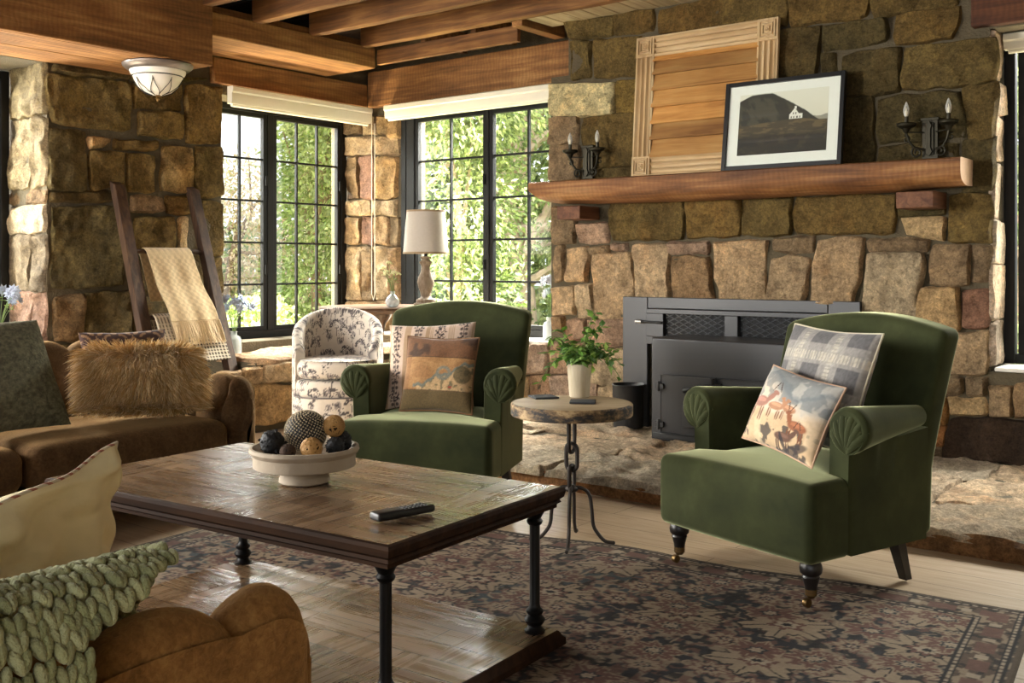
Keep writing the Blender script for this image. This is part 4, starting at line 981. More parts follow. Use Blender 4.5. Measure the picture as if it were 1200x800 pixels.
def patch(x, y):
    c = np.broadcast_to(C3(150,108,66), x.shape + (3,)).copy(); c = lay(c, ss(.35, .65, fbm(x * 14, y * 60, 3, 1)) * .5, C3(176,136,86))
    c = lay(c, (y > .075) * 1.0, C3(112,76,48)); c = lay(c, (y > .075) * ss(.5, .66, fbm(x * 16, y * 16, 3, 4)), C3(72,50,34))
    c = lay(c, (y < -.085) * 1.0, C3(98,80,48)); c = lay(c, (x < -.135) * (np.abs(y) < .08) * .6, C3(132,92,58))
    m = (y < .06) & (y > -.085); k = -.06 + .05 * ss(-.06, .02, x) + .055 * ss(.06, .15, x)
    cream = m & (y < k) & (x > -.09); c = lay(c, cream * .85, C3(190,158,114)); c = lay(c, cream * ss(.55, .65, fbm(x * 70, y * 70, 2, 6)) * .8, C3(96,90,66))
    c = lay(c, m * ss(.010, .006, np.abs(y - k - .004 * np.sin(x * 140))) * (x > -.11), C3(112,112,98)); c = lay(c, m * ss(.010, .006, np.abs(np.hypot(x - .045, (y - .0) * 1.1) - .030)) * .9, C3(118,116,100))
    c = lay(c, m * ss(.045, .04, np.hypot(x - .14, y + .005)) * .8, C3(84,74,46)); c = lay(c, ((np.abs(y - .075) < .002) | (np.abs(y + .085) < .002)) * .8, C3(70,48,30)); c = lay(c, ss(.011, .008, np.hypot(x - .085, (y + .066) * 2)) * .9, C3(160,54,44))
    return c * (.75 + .5 * vn(x * 300, y * 300, 2))[..., None]
def damask(x, y):
    c = np.broadcast_to(C3(74,52,46), x.shape + (3,)).copy(); q = np.abs(np.mod(x + .05, .17) - .085); yy = np.mod(y, .2) - .1
    f = np.sin(q * 120 + 2.5 * np.sin(yy * 95)) + np.sin(yy * 130 + 3 * np.sin(q * 90)); f = f + 1.2 * (fbm(x * 40, y * 40, 2, 3) - .5)
    c = lay(c, ss(.35, .6, f) * .9, C3(160,124,90)); return c
def boucle(x, y): return (C3(120,118,92) * (0.2 + 1.3 * fbm(x * 80, y * 95, 3, 2))[..., None])
cushion('cushion', 'grey and cream plaid cushion leaning on the green armchair back', on_chair(CH_R, .04, .45, .685), chair_face(CH_R, -6), 20, 2, .45, .45, .15, plaid, n=90, welt=(.004, CREAMW))
cushion('cushion', 'cushion painted with deer, in front of the plaid cushion', on_chair(CH_R, .075, .25, .598), chair_face(CH_R, -8), 24, 7, .40, .30, .12, deer, C3(190,150,120), n=110, welt=(.0035, simple('pink_piping', C(196, 160, 132), .9)))
cushion('cushion', 'pale cushion with stripes and dark flower sprigs, behind the patchwork cushion', on_chair(CH_L, -.055, .435, .640), chair_face(CH_L, 2), 18, -3, .45, .43, .14, stripe_fl, n=110)
cushion('cushion', 'brown patchwork velvet cushion at the front of the green armchair', on_chair(CH_L, .045, .265, .615), chair_face(CH_L, -6), 15, 0, .375, .365, .12, patch, n=90, welt=(.004, simple('brown_piping', C(120, 84, 52), .9)))
# sofa cushions
cushion('cushion', 'big dark green nubbly cushion leaning at the sofa back', (-4.41, 2.11, .68), (1, .06), 31, 0, .50, .52, .17, boucle, mat=KNITTY, n=80, pinch=.05)
cushion('cushion', 'dark damask lumbar cushion half hidden behind the fur cushion', (-4.575, 2.80, .685), (1, -.22), 16, 0, .42, .30, .10, damask, n=80)
FUR = attr_mat('long_fur', .8, var=.1, bstr=0, sheen=.3)
def fur_cushion():
    loc, face, lean, w, h, th = (-4.275, 2.695, .626), (1, -.42), 24, .49, .28, .14
    o, M = cushion('fur_cushion', 'shaggy golden fur lumbar cushion on the brown sofa seat', loc, face, lean, 2, w, h, th, C3(170,132,76), n=40)
    random.seed(12); mb = MB()
    for i in range(16000):
        sgn = -1 if random.random() < .82 else 1
        x, z = random.uniform(-1, 1), random.uniform(-1, 1)
        t = th / 2 * (max(0, 1 - abs(x) ** 2.6) * max(0, 1 - abs(z) ** 2.6)) ** .5
        p = Vector((x * w / 2 * .98, sgn * t, z * h / 2 * .98)); n = Vector((x ** 5 * .8, sgn * (.25 + t / th), z ** 5 * .8)).normalized()
        cl = mn.noise_vector(Vector((x * 5, z * 3.2, sgn * 3))) * .75
        lie = Vector((.45 * x - .25 + cl.x, 0, -.55 + cl.z * 1.2))
        if z > .75: lie += Vector((0, 0, random.uniform(.3, 1.2)))
        if abs(x) > .85: lie += Vector((.8 * (1 if x > 0 else -1), 0, 0))
        d = (n * random.uniform(.35, .7) + lie * random.uniform(.6, 1.0) + rnd_dir() * .22).normalized(); L = random.uniform(.045, .095)
        pts = [p + d * L * k + Vector((0, 0, -.35)) * L * k * k + rnd_dir() * .003 * k for k in (0, .33, .66, 1)]
        for q in pts:
            if q.z < -h / 2 - .012: q.z = -h / 2 - .012 + random.uniform(-.003, .003)
        k = random.uniform(.75, 1.2); cc = C3(198,158,92) * k if random.random() < .62 else C3(240,214,164) * k
        b = len(mb.v); s = d.cross(n); s = s.normalized() if s.length > 1e-4 else Vector((1, 0, 0)); r = random.uniform(.0014, .0025)
        vs = []
        for q, rr in zip(pts, (1, .9, .7, .12)): vs += [q + s * r * rr, q - s * r * .5 * rr + n * r * rr * .8, q - s * r * rr]
        fs = [(a * 3 + e, a * 3 + (e + 1) % 3, a * 3 + 3 + (e + 1) % 3, a * 3 + 3 + e) for a in range(3) for e in range(3)]
        mb.add(vs, fs, cc * .95)
    f = mb.build('long_fur', FUR, o, smooth=0); tag(f, kind='stuff')
fur_cushion()
# cream cushion on the near sofa, its plain back towards us
CREAMF = attr_mat('cream_cotton', .8, var=.05, vs=20, bs=24, bstr=.35, bdist=.010)
def redwhite():
    m, t, out = new_mat('red_white_cord'); v = coords(t)
    w = nd(t, 'ShaderNodeTexWave', {'Vector': v, 'Scale': 22.0, 'Distortion': 0.5}, wave_type='BANDS', bands_direction='DIAGONAL').outputs[1]
    bsdf(t, out, ramp(t, w, [(.66, C(206, 190, 160)), (.80, C(164, 104, 84))]), .85); return m
def creamc(x, y): return C3(230,212,162) * (.9 + .2 * fbm(x * 8, y * 8, 3, 2))[..., None]
cushion('cushion', 'cream cotton cushion with red and white corded rim, propped beside the chunky knit', (-1.70, .825, .632), (.935, .354), -9, -8, .54, .30, .10, creamc, mat=CREAMF, n=60, pinch=.07, wavy=1, welt=(.0032, redwhite()))

# ---------------- chunky knit over the arm of the near sofa
def knit():
    random.seed(4); mb = MB()
    xo = -1.34; y0, y1 = .30, .87
    # path across the arm, from the outer face up, over and down inside
    prof = [(.020, .10), (.020, .34), (.022, .52), (.012, .615), (-.025, .668), (-.07, .682), (-.12, .668), (-.175, .61), (-.185, .50)]
    seg = [0]
    for i in range(1, len(prof)): seg.append(seg[-1] + math.dist(prof[i], prof[i - 1]))
    def pt(s):
        s = max(0, min(seg[-1] - 1e-6, s)); i = max(k for k in range(len(seg) - 1) if seg[k] <= s); k = (s - seg[i]) / (seg[i + 1] - seg[i])
        a, b = prof[i], prof[i + 1]; p = (a[0] + (b[0] - a[0]) * k, a[1] + (b[1] - a[1]) * k); d = Vector((b[0] - a[0], 0, b[1] - a[1])).normalized()
        return Vector((xo + p[0], 0, p[1])), d
    cw, rh = .0265, .0225; nc = int((y1 - y0) / cw); nr = int(seg[-1] / rh)
    G = [C3(158,158,112), C3(174,174,128), C3(144,146,100)]
    for c in range(nc + 6):
        yc = y0 + cw * (c + .5); s_min = .0
        for r in range(nr):
            s = rh * (r + .5 + .5 * (c % 2)); p, d = pt(s)
            k = s / seg[-1]
            # the hanging edge slants: the last columns only lie on the top of the arm
            edge = .755 - .05 * (1 - ss(.2, .5, s)) + .19 * float(ss(.52, .63, s))
            if yc > edge: continue
            n = Vector((-d.z, 0, d.x)); n = -n if n.x < 0 and s < .6 else n
            if n.dot(Vector((1, 0, .6))) < 0 and s < .75: n = -n
            out = Vector((d.z, 0, -d.x)); out = out if out.dot(Vector((.3, 0, .2)) if s < .8 else Vector((-1, 0, .2))) > 0 else -out
            for sg in (-1, 1):
                ax = (d + Vector((0, sg * .28, 0))).normalized(); ce = p + Vector((0, 0, .155 * float(ss(.45, 1.15, 1.18 - yc)) * float(ss(.25, .5, s)) + .014 * float(ss(.3, .55, s)))) + out * (.017 + .003 * random.random()) + Vector((0, yc + sg * cw * .235 + .004 * math.sin(s * 23 + c), 0))
                y_ = ax.cross(out).normalized(); z_ = ax.cross(y_)
                Mx = Matrix(((ax.x, y_.x, z_.x, ce.x), (ax.y, y_.y, z_.y, ce.y), (ax.z, y_.z, z_.z, ce.z), (0, 0, 0, 1)))
                mb.ball((0, 0, 0), (.0205 * random.uniform(.95, 1.1), .0086, .0105), 7, Mx, col=random.choice(G) * random.uniform(.85, 1.1), fn=lambda p: 1.0 - .22 * max(0, p[0]))
    o = mb.build('knitted_throw', attr_mat('chunky_yarn', .95, var=.12, vs=90, bs=260, bstr=.8, bdist=.006, sheen=.2), smooth=80)
    tag(o, 'sage green chunky knitted throw hanging over the near sofa arm', 'throw')
knit()
# ================================================================ ladder with throws
LADW = wood('ladder_wood', C(42, 28, 18), C(70, 48, 31), C(96, 70, 46), 'z', 1.4, .75)
def ladder():
    t = thing('blanket_ladder', 'dark wooden blanket ladder leaning on the stone pier behind the sofa', 'ladder')
    top, bot = (-6.445, 1.70), (-5.80, .0)
    def px(z): k = (top[1] - z) / top[1]; return top[0] + (bot[0] - top[0]) * k
    for y0, y1 in ((3.885, 3.835), (4.475, 4.445)):
        mb = MB(); w, d = .076, .046; vs = []
        for z, y in ((0, y1), (1.70, y0)):
            x = px(z)
            for (a, b) in ((-d, -w / 2), (d * .6, -w / 2), (d * .6, w / 2), (-d, w / 2)): vs.append((x + a, y + b, z + (0 if z == 0 else -.4 * a)))
        mb.add(vs, [(3, 2, 1, 0), (4, 5, 6, 7), (0, 1, 5, 4), (1, 2, 6, 5), (2, 3, 7, 6), (3, 0, 4, 7)]); mb.build('rail', LADW, t, bevel=.004)
    for z in (.36, .80, 1.24): mb = MB(); mb.tube([(px(z) - .005, 3.85, z), (px(z) - .005, 4.475, z)], .016, 10); mb.build('rung', LADW, t)
    return px
LPX = ladder()
def hang(name, label, y0, y1, zr, drop, back, colf, mat, fringe=0.0, wav=.012, sd=1, off=.024, cat='throw', flare=0.0):
    """cloth folded over a rung: front fall follows the lean of the ladder"""
    x0 = LPX(zr); ny, nz = 60, 90; mb = MB(); L = drop + back
    def p(a, b):
        s = a * L; y = y0 + (y1 - y0) * b
        if s < back: z = zr - (back - s); x = LPX(z) - off - .004; 
        else: z = zr - (s - back); x = LPX(z) + off + .006 + flare * float(ss(.20, .42, s - back))
        k = min(1, abs(s - back) / .03); z += (1 - k * k) * .0; 
        if abs(s - back) < .04: q = (s - back) / .04; x = x0 + q * (off + .006); z = zr + .018 * math.sqrt(max(0, 1 - q * q)) + .004 - abs(q) * .02
        f = min(1, abs(s - back) / .15); x += f * (wav * .5 * (1 + math.sin(b * 15 + sd + 1.5 * a)) + .004 * mn.noise(Vector((a * 6, b * 8, sd)))); y += f * .10 * (s - back) * (1 if s > back else 0) * (.6 + .4 * b)
        return (x, y, z)
    mb.grid(nz, ny, p, col=lambda a, b: colf(a * L - back, b * (y1 - y0)))
    o = mb.build(name, mat, smooth=80); o.modifiers.new('thick', 'SOLIDIFY').thickness = .006; o.modifiers['thick'].offset = 0
    tag(o, label, cat)
    if fringe:
        random.seed(sd); f = MB()
        for i in range(120):
            b = i / 119; q = Vector(p(1, b)); g = random.uniform(-.012, .012)
            pts = [q + Vector((.004 + random.uniform(0, .012) * k + .010 * k, g * k + .035 * k * fringe / .12, -fringe * random.uniform(.9, 1.1) * k)) for k in (0, .35, .7, 1)]
            f.tube(pts, [.0042, .0048, .0042, .0016], 5, col=C3(214, 192, 154) * random.uniform(.85, 1.1))
        fo = f.build('tassel_fringe', mat, o, smooth=60); tag(fo, kind='stuff')
    return o
THROWM = attr_mat('wool_throw', .95, var=.1, vs=60, bs=330, bstr=.6, bdist=.004, sheen=.2)
def cream_w(s, y):
    d = abs(((s * 22 + y * 22) % 1) - .5) + abs(((s * 22 - y * 22) % 1) - .5)
    return C3(196,172,132) * (.86 + .22 * (d > .5))
def net_w(s, y):
    h = ((s % .022) > .007 and (y % .024) > .009)
    return C3(70,62,52) if h else C3(212,198,172)
hang('throw_blanket', 'cream woven throw with long fringe over the ladder rung', 3.965, 4.315, 1.243, .47, .34, cream_w, THROWM, fringe=.15, sd=2, off=.044, flare=.058)
hang('throw_blanket', 'cream openwork throw low on the ladder below the fringe', 3.925, 4.40, .803, .30, .25, net_w, THROWM, wav=.008, sd=4, off=.038)

# ================================================================ white flowered tub chair
def toile(x, y):
    base, ink, soft = C3(206,194,178), C3(70,64,66), C3(140,130,126)
    c = np.broadcast_to(base, x.shape + (3,)).copy()
    for size, sd, kind in ((.13, 2, 0), (.15, 6, 1), (.10, 11, 2)):
        dx, dy, r1, r2 = cells(x, y, size, sd, .30, 1.0); a = np.arctan2(dy, dx); d = np.hypot(dx, dy); R0 = size * .36
        if kind == 0:   # umbel: rays from the foot, dotted heads
            dy2 = dy + R0 * .5; a2 = np.arctan2(dy2, dx); d2 = np.hypot(dx, dy2); up = (a2 > .15) & (a2 < PI - .15)
            ray = np.abs(np.sin(a2 * 9 + r1 * 3)) * d2 < .0028; c = lay(c, (up & ray & (d2 < R0 * 1.25)) * 1.0, ink)
            c = lay(c, (up & (np.abs(d2 - R0 * (.95 + .35 * r2)) < .012) & (vn(x * 190, y * 190, 3) > .38)) * .95, ink); c = lay(c, ((np.abs(dx + .1 * dy2) < .0024) & (dy2 < 0) & (dy2 > -R0)) * 1.0, ink)
        elif kind == 1:  # palm-like leaf star
            k = 7; f = np.abs(((a * k / (2 * PI) + r1) % 1) - .5) * 2 * PI / k * d; c = lay(c, ((f > 0) & (np.abs(np.sin((a + r1 * 6) * k / 2)) * d < .0055 * (1 - d / (R0 * 1.1))) & (d < R0)) * 1.0, ink)
            c = lay(c, ((np.abs(dx - .15 * dy) < .002) & (dy < 0) & (dy > -R0 * 1.5)) * .9, ink)
        else:            # soft shaded tufts
            c = lay(c, ((d < R0 * .8) & (fbm(x * 120, y * 60, 2, 7) > .50)) * .85, soft); c = lay(c, ((d < R0 * .6) & (fbm(x * 150, y * 80, 2, 9) > .55)) * .9, ink)
    return c
def col1(fn):
    def f(x, y): return fn(np.array([x], float), np.array([y], float))[0]
    return f
TOILE = attr_mat('toile_linen', .9, var=.05, vs=30, bs=400, bstr=.2, bdist=.002, sheen=.15)
tc = col1(toile)
def tub_chair():
    t = thing('tub_chair', 'white tub chair printed with dark botanical sprigs, below the corner window', 'tub chair', (-5.05, 4.60, 0), R(44))
    # wrap-round back shell; front towards -y
    rx, ry, th = .29, .29, .065; A0, A1 = R(-28), R(208); mb = MB(); nu = 230
    def prof(k):   # k 0..1 round the shell, returns list of (offset inwards, z)
        e = math.sin(PI * min(max(k, 0), 1)); e2 = float(ss(0, .22, min(k, 1 - k)))
        h = .62 + .245 * e ** .75
        pr = [(0, .10 + (h - .16) * q / 90) for q in range(91)] + [(.004, h - .03)]
        for q in range(7): a = PI * q / 6; pr.append((th / 2 - th / 2 * math.cos(a), h - .028 + .028 * math.sin(a)))
        pr += [(th, h - .04 - (h - .50) * q / 66) for q in range(67)]
        return pr
    P0 = len(prof(.5)); vs = []; cs = []; fs = []
    for i in range(nu):
        k = i / (nu - 1); a = A0 + (A1 - A0) * k; pr = prof(k); arc = a * .3; s = 0; pv = pr[0]
        for (d, z) in pr:
            s += math.dist((d, z), pv); pv = (d, z)
            vs.append(((rx - d) * math.cos(a), (ry - d) * math.sin(a), z)); 
    for i in range(nu):
        a = A0 + (A1 - A0) * i / (nu - 1)
        for j in range(P0): cs.append((a * .3 + (2.0 if j > 95 else 0), vs[i * P0 + j][2]))
    for i in range(nu - 1):
        for j in range(P0 - 1): fs.append((i * P0 + j, (i + 1) * P0 + j, (i + 1) * P0 + j + 1, i * P0 + j + 1))
    fs.append(tuple(range(P0))); fs.append(tuple((nu - 1) * P0 + j for j in range(P0))[::-1])
    X = np.array(cs); cc = toile(X[:, 0], X[:, 1]); mb.add(vs, fs, list(cc)); mb.build('backrest', TOILE, t, smooth=60)
    # D-shaped seat cushion and apron
    def dpath(r, n=90):
        out = []
        for i in range(n):
            a = 2 * PI * i / n; x, y = r * math.cos(a), r * math.sin(a)
            if y < 0: y = -r * abs(math.sin(a)) ** .62
            out.append((x, y))
        return out
    def disc(name, r, z0, z1, rnd, crown=.0, ruffle=0.0, nz=16, parent=t):
        m = MB(); vs = []; cs = []; fs = []; n = 240; d = dpath(1, n); ks = np.linspace(0, 1, nz)
        rings = [(r - rnd * (1 - math.sin(PI * k)) ** 2 if rnd else r, z0 + (z1 - z0) * k) for k in ks] + [(r * q, z1 + crown * (1 - q * q)) for q in [1 - .03 * e for e in range(1, 33)] + [.02]]
        for (rr, z) in rings:
            for i in range(n):
                w = 1 + ruffle * math.sin(i * 2 * PI * 22 / n) * (1 - (z - z0) / (z1 - z0)) if z < z1 else 1
                vs.append((d[i][0] * rr * w, d[i][1] * rr * w, z)); cs.append((2 * PI * i / n * .3 + (7 if name == 'seat_cushion' else 0), z) if z < z1 - 1e-6 else (d[i][0] * rr + 5, d[i][1] * rr))
        K = len(rings)
        for j in range(K - 1):
            for i in range(n): i2 = (i + 1) % n; fs.append((j * n + i, j * n + i2, (j + 1) * n + i2, (j + 1) * n + i))
        fs.append(tuple((K - 1) * n + i for i in range(n))); fs.append(tuple(range(n))[::-1])
        X = np.array(cs); m.add(vs, fs, list(toile(X[:, 0], X[:, 1]))); return m.build(name, TOILE, parent, smooth=60)
    disc('seat_cushion', .262, .43, .545, .03, .012, nz=20)
    disc('seat_base', .268, .31, .425, .018, nz=16); disc('skirt', .272, .012, .318, 0, ruffle=.022, nz=40)
    mb = MB(); mb.tube([(x * .272, y * .272, .318) for x, y in dpath(1, 80)], .005, 6, closed=True); mb.build('piping', simple('grey_piping', C(110, 102, 100), .9), t)
    return t
tub_chair()

# ================================================================ lamp table in the corner
ROUNDW = wood('round_table_wood', C(60, 40, 26), C(98, 70, 48), C(128, 98, 70), 'x', 1, .35, spec=.6)
RTP = Vector((-5.50, 5.40, 0)); RTZ = .846
def lamp_table():
    t = thing('round_table', 'tall round brown pedestal table in the corner, carrying the lamp', 'table', tuple(RTP))
    mb = MB(); mb.lathe([(0, RTZ - .045), (.36, RTZ - .045), (.405, RTZ - .042), (.425, RTZ - .030), (.43, RTZ - .015), (.425, RTZ - .004), (.41, RTZ), (0, RTZ)], 72); mb.build('tabletop', ROUNDW, t)
    mb = MB(); mb.lathe([(.19, 0), (.20, .02), (.17, .05), (.06, .08), (.045, .14), (.06, .24), (.07, .34), (.045, .46), (.04, .62), (.06, .72), (.10, .77), (.11, .80)], 32); mb.build('pedestal', ROUNDW, t)
lamp_table()
LINEN = simple('lamp_linen', C(190, 181, 168), .9, var=.04, vs=60, bs=420, bstr=.5, bdist=.002); LAMPW = wood('lamp_wood', C(96, 80, 62), C(140, 120, 98), C(170, 152, 130), 'z', 2, .7)
lp = at(499, 355, 7.62); lp.z = RTZ
def table_lamp():
    t = thing('table_lamp', 'table lamp with turned grey wood base and pale linen shade', 'lamp', tuple(lp))
    mb = MB(); mb.lathe([(.085, 0), (.088, .01), (.088, .022), (.07, .028), (.072, .038), (.068, .052), (.045, .060), (.036, .075), (.040, .10), (.055, .14), (.062, .175), (.056, .21), (.038, .25), (.030, .28), (.034, .30), (.045, .315), (.046, .325), (.03, .335), (.028, .345), (.040, .352), (.041, .362), (.012, .366)], 36); mb.build('lamp_base', LAMPW, t)
    mb = MB(); mb.lathe([(.012, .362), (.012, .40), (.018, .402), (.018, .44), (.010, .444), (.004, .70), (0, .702)], 16); mb.build('stem', BLACK, t)
    mb = MB(); b, tp, z0, z1 = .166, .140, .385, .700
    mb.lathe([(b, z0), (tp, z1), (tp - .003, z1), (b - .003, z0), (b, z0)], 64, cap=False); s = mb.build('lamp_shade', LINEN, t)
    for r, z in ((b, z0 + .006), (tp, z1 - .004)):
        m = MB(); m.lathe([(r + .0015, z - .008), (r + .0025, z), (r + .0005, z + .006), (r - .004, z)], 64, cap=False); m.build('trim', simple('shade_trim', C(150, 128, 100), .9), s)
table_lamp()
# ---------------- flowers in glass
def thick_glass():
    m, t, out = new_mat('vase_glass'); p = bsdf(t, out, (.86, .90, .89, 1), .08); p.inputs['Transmission Weight'].default_value = .72; p.inputs['IOR'].default_value = 1.25; return m
VGLASS = thick_glass(); STEM = simple('flower_stem', C(96, 120, 62), .7); PETW = simple('blue_white_petal', C(176, 188, 208), .8, var=.05, bstr=0); PETY = simple('creamy_umbel', C(226, 226, 176), .8, var=.08, bstr=0); WATER = None
def bouquet(name, label, loc, kind, vh, vr, spread, hgt, n, petal, seed, prof=None, frost=False, lean=(0, 0)):
    random.seed(seed); t = thing(name, label, 'flower vase', tuple(loc)); mb = MB()
    pr = prof or [(vr * .9, 0), (vr, .006), (vr, vh * .62), (vr * .85, vh * .74), (vr * .42, vh * .82), (vr * .40, vh * .94), (vr * .5, vh)]
    inner = [(max(.004, r - .004), min(z + .004, vh)) for r, z in pr[::-1]]
    mb.lathe(pr + inner, 28); mb.build('vase', FROST if frost else VGLASS, t)
    for i in range(n):
        a = 2 * PI * i / n + random.uniform(-.4, .4); q = spread * random.uniform(.35, 1); h = vh + hgt * random.uniform(.55, 1)
        tip = Vector((math.cos(a) * q + lean[0], math.sin(a) * q + lean[1], h)); st = MB(); mid = Vector((tip.x * .35, tip.y * .35, vh + (h - vh) * .45)); base = Vector((math.cos(a + PI) * vr * .4, math.sin(a + PI) * vr * .4, .012)); neck = Vector((math.cos(a) * vr * .1, math.sin(a) * vr * .1, vh * .9))
        st.tube([base, neck, mid, tip], .0017, 6); so = st.build('stem', STEM, t)
        if kind == 'star':
            f = MB(); f.ball(tip, .006, 5); fa = (Vector((math.cos(a), math.sin(a), .45)) + rnd_dir() * .5 + Vector((.35, -.45, 0))).normalized(); fu = fa.orthogonal().normalized(); fv = fa.cross(fu)
            for ly, (m, L, el) in enumerate(((9, .044, .25), (7, .034, .7))):
                for k in range(m): b = 2 * PI * k / m + ly; add_leaf(f, tip, fu * math.cos(b) + fv * math.sin(b) + fa * el, fa, L, .021, None, .15)
            f.build('flower', petal, so, smooth=0)
        else:
            f = MB()
            for k in range(26): b = random.uniform(0, 2 * PI); r = random.uniform(0, .026); f.ball(tip + Vector((r * math.cos(b), r * math.sin(b), .016 * (1 - (r / .026) ** 2))), .0052, 3)
            f.build('flower', petal, so)
        if kind != 'star' or i % 2 == 0:
            for k in range(3):
                l = MB(); d = rnd_dir(); d.z = abs(d.z) * .4; add_leaf(l, mid.lerp(tip, random.uniform(.1, .8)), d, Vector((0, 0, 1)), .04, .015, tuple(C3(120,150,76)))
                l.build('leaf', PLEAF, so, smooth=0)
    return t
FROST = simple('milky_glass', C(200, 206, 204), .25, var=.03, bstr=0, spec=.6)
v1 = at(274, 414, 7.50); v1.z = .506
bouquet('flower_vase', 'glass bottle of blue-white daisies standing on the stone bench', v1, 'star', .165, .055, .135, .24, 13, PETW, 3)
bouquet('flower_vase', 'pale blue-white daisies at the window behind the green nubbly cushion', (-6.70, 3.215, .602), 'star', .15, .04, .12, .26, 12, PETW, 5, lean=(.06, .0))
v3 = at(633, 402, 7.42); v3.z = .602
bouquet('flower_vase', 'milky bottle of white blossoms on the sill behind the armchair', (-4.475, 6.13, .602), 'star', .165, .045, .075, .30, 10, simple('white_petal', C(196, 200, 206), .8, bstr=0), 7, frost=True)
lv = at(460, 354, 7.42); lv.z = RTZ
bouquet('flower_vase', 'small round glass vase of creamy umbels beside the table lamp', lv, 'umbel', .115, .052, .075, .20, 7, PETY, 9, prof=[(.02, 0), (.036, .006), (.048, .022), (.052, .042), (.046, .062), (.03, .078), (.018, .088), (.016, .105), (.022, .115)], lean=(-.02, -.02))
# ================================================================ mantel and what stands on it
MZ = 1.715
MANT = wood('mantel_wood', C(90, 54, 26), C(144, 94, 48), C(184, 136, 84), 'x', .8, .7, saw=.2, bstr=.8, bdist=.006)
ENDW = simple('sawn_end_grain', C(200, 168, 142), .9, var=.1, vs=30, bs=60, bstr=.4)
def mantel():
    t = thing('mantel_shelf', 'thick live-edge wooden mantel shelf on the stone chimney', 'mantel'); mb = MB()
    x0, x1 = -4.33, -1.52; n = 60; k = 22; vs = []; fs = []
    def sec(a):
        x = x0 + (x1 - x0) * a; zt = MZ; w = .295 - .03 * a + .012 * mn.noise(Vector((x * 1.6, 0, 3))); hgt = .145 + .02 * math.sin(a * 3.1) + .012 * mn.noise(Vector((x * 1.8, 5, 1)))
        if a < .06: hgt *= .55 + .45 * math.sqrt(max(0, 1 - (1 - a / .06) ** 2))
        f = 5.985 - w; pts = [(5.985, zt), (f + .012, zt), (f, zt - .008)]
        for i in range(1, k - 3):
            q = i / (k - 4); ang = q * PI * .5
            pts.append((f + .008 * mn.noise(Vector((x * 5, q * 4, 2))) + (w * .62) * (1 - math.cos(ang)) ** 1.5, zt - .045 - (hgt - .045) * math.sin(ang)))
        pts.append((5.985, zt - hgt * .97)); return x, pts
    for i in range(n):
        x, pts = sec(i / (n - 1))
        for (y, z) in pts: vs.append((x, y, z))
    m = len(pts)
    for i in range(n - 1):
        for j in range(m): j2 = (j + 1) % m; fs.append((i * m + j, i * m + j2, (i + 1) * m + j2, (i + 1) * m + j))
    mb.add(vs, fs); e = [vs[(n - 1) * m + j] for j in range(m)]; b = [vs[j] for j in range(m)]
    mb.add(e, [tuple(range(m))[::-1]], mi=1); mb.add(b, [tuple(range(m))], mi=0)
    mb.build('shelf', [MANT, ENDW], t, smooth=40)
    CORB = wood('corbel_wood', C(66, 38, 24), C(106, 66, 42), C(136, 92, 62), 'y', 1, .7)
    for xa, xb in ((-4.13, -3.94), (-1.86, -1.66)):
        c = MB(); c.box(xa, xb, 5.745, 5.985, 1.455, 1.545); c.build('corbel', CORB, t, bevel=.006)
mantel()
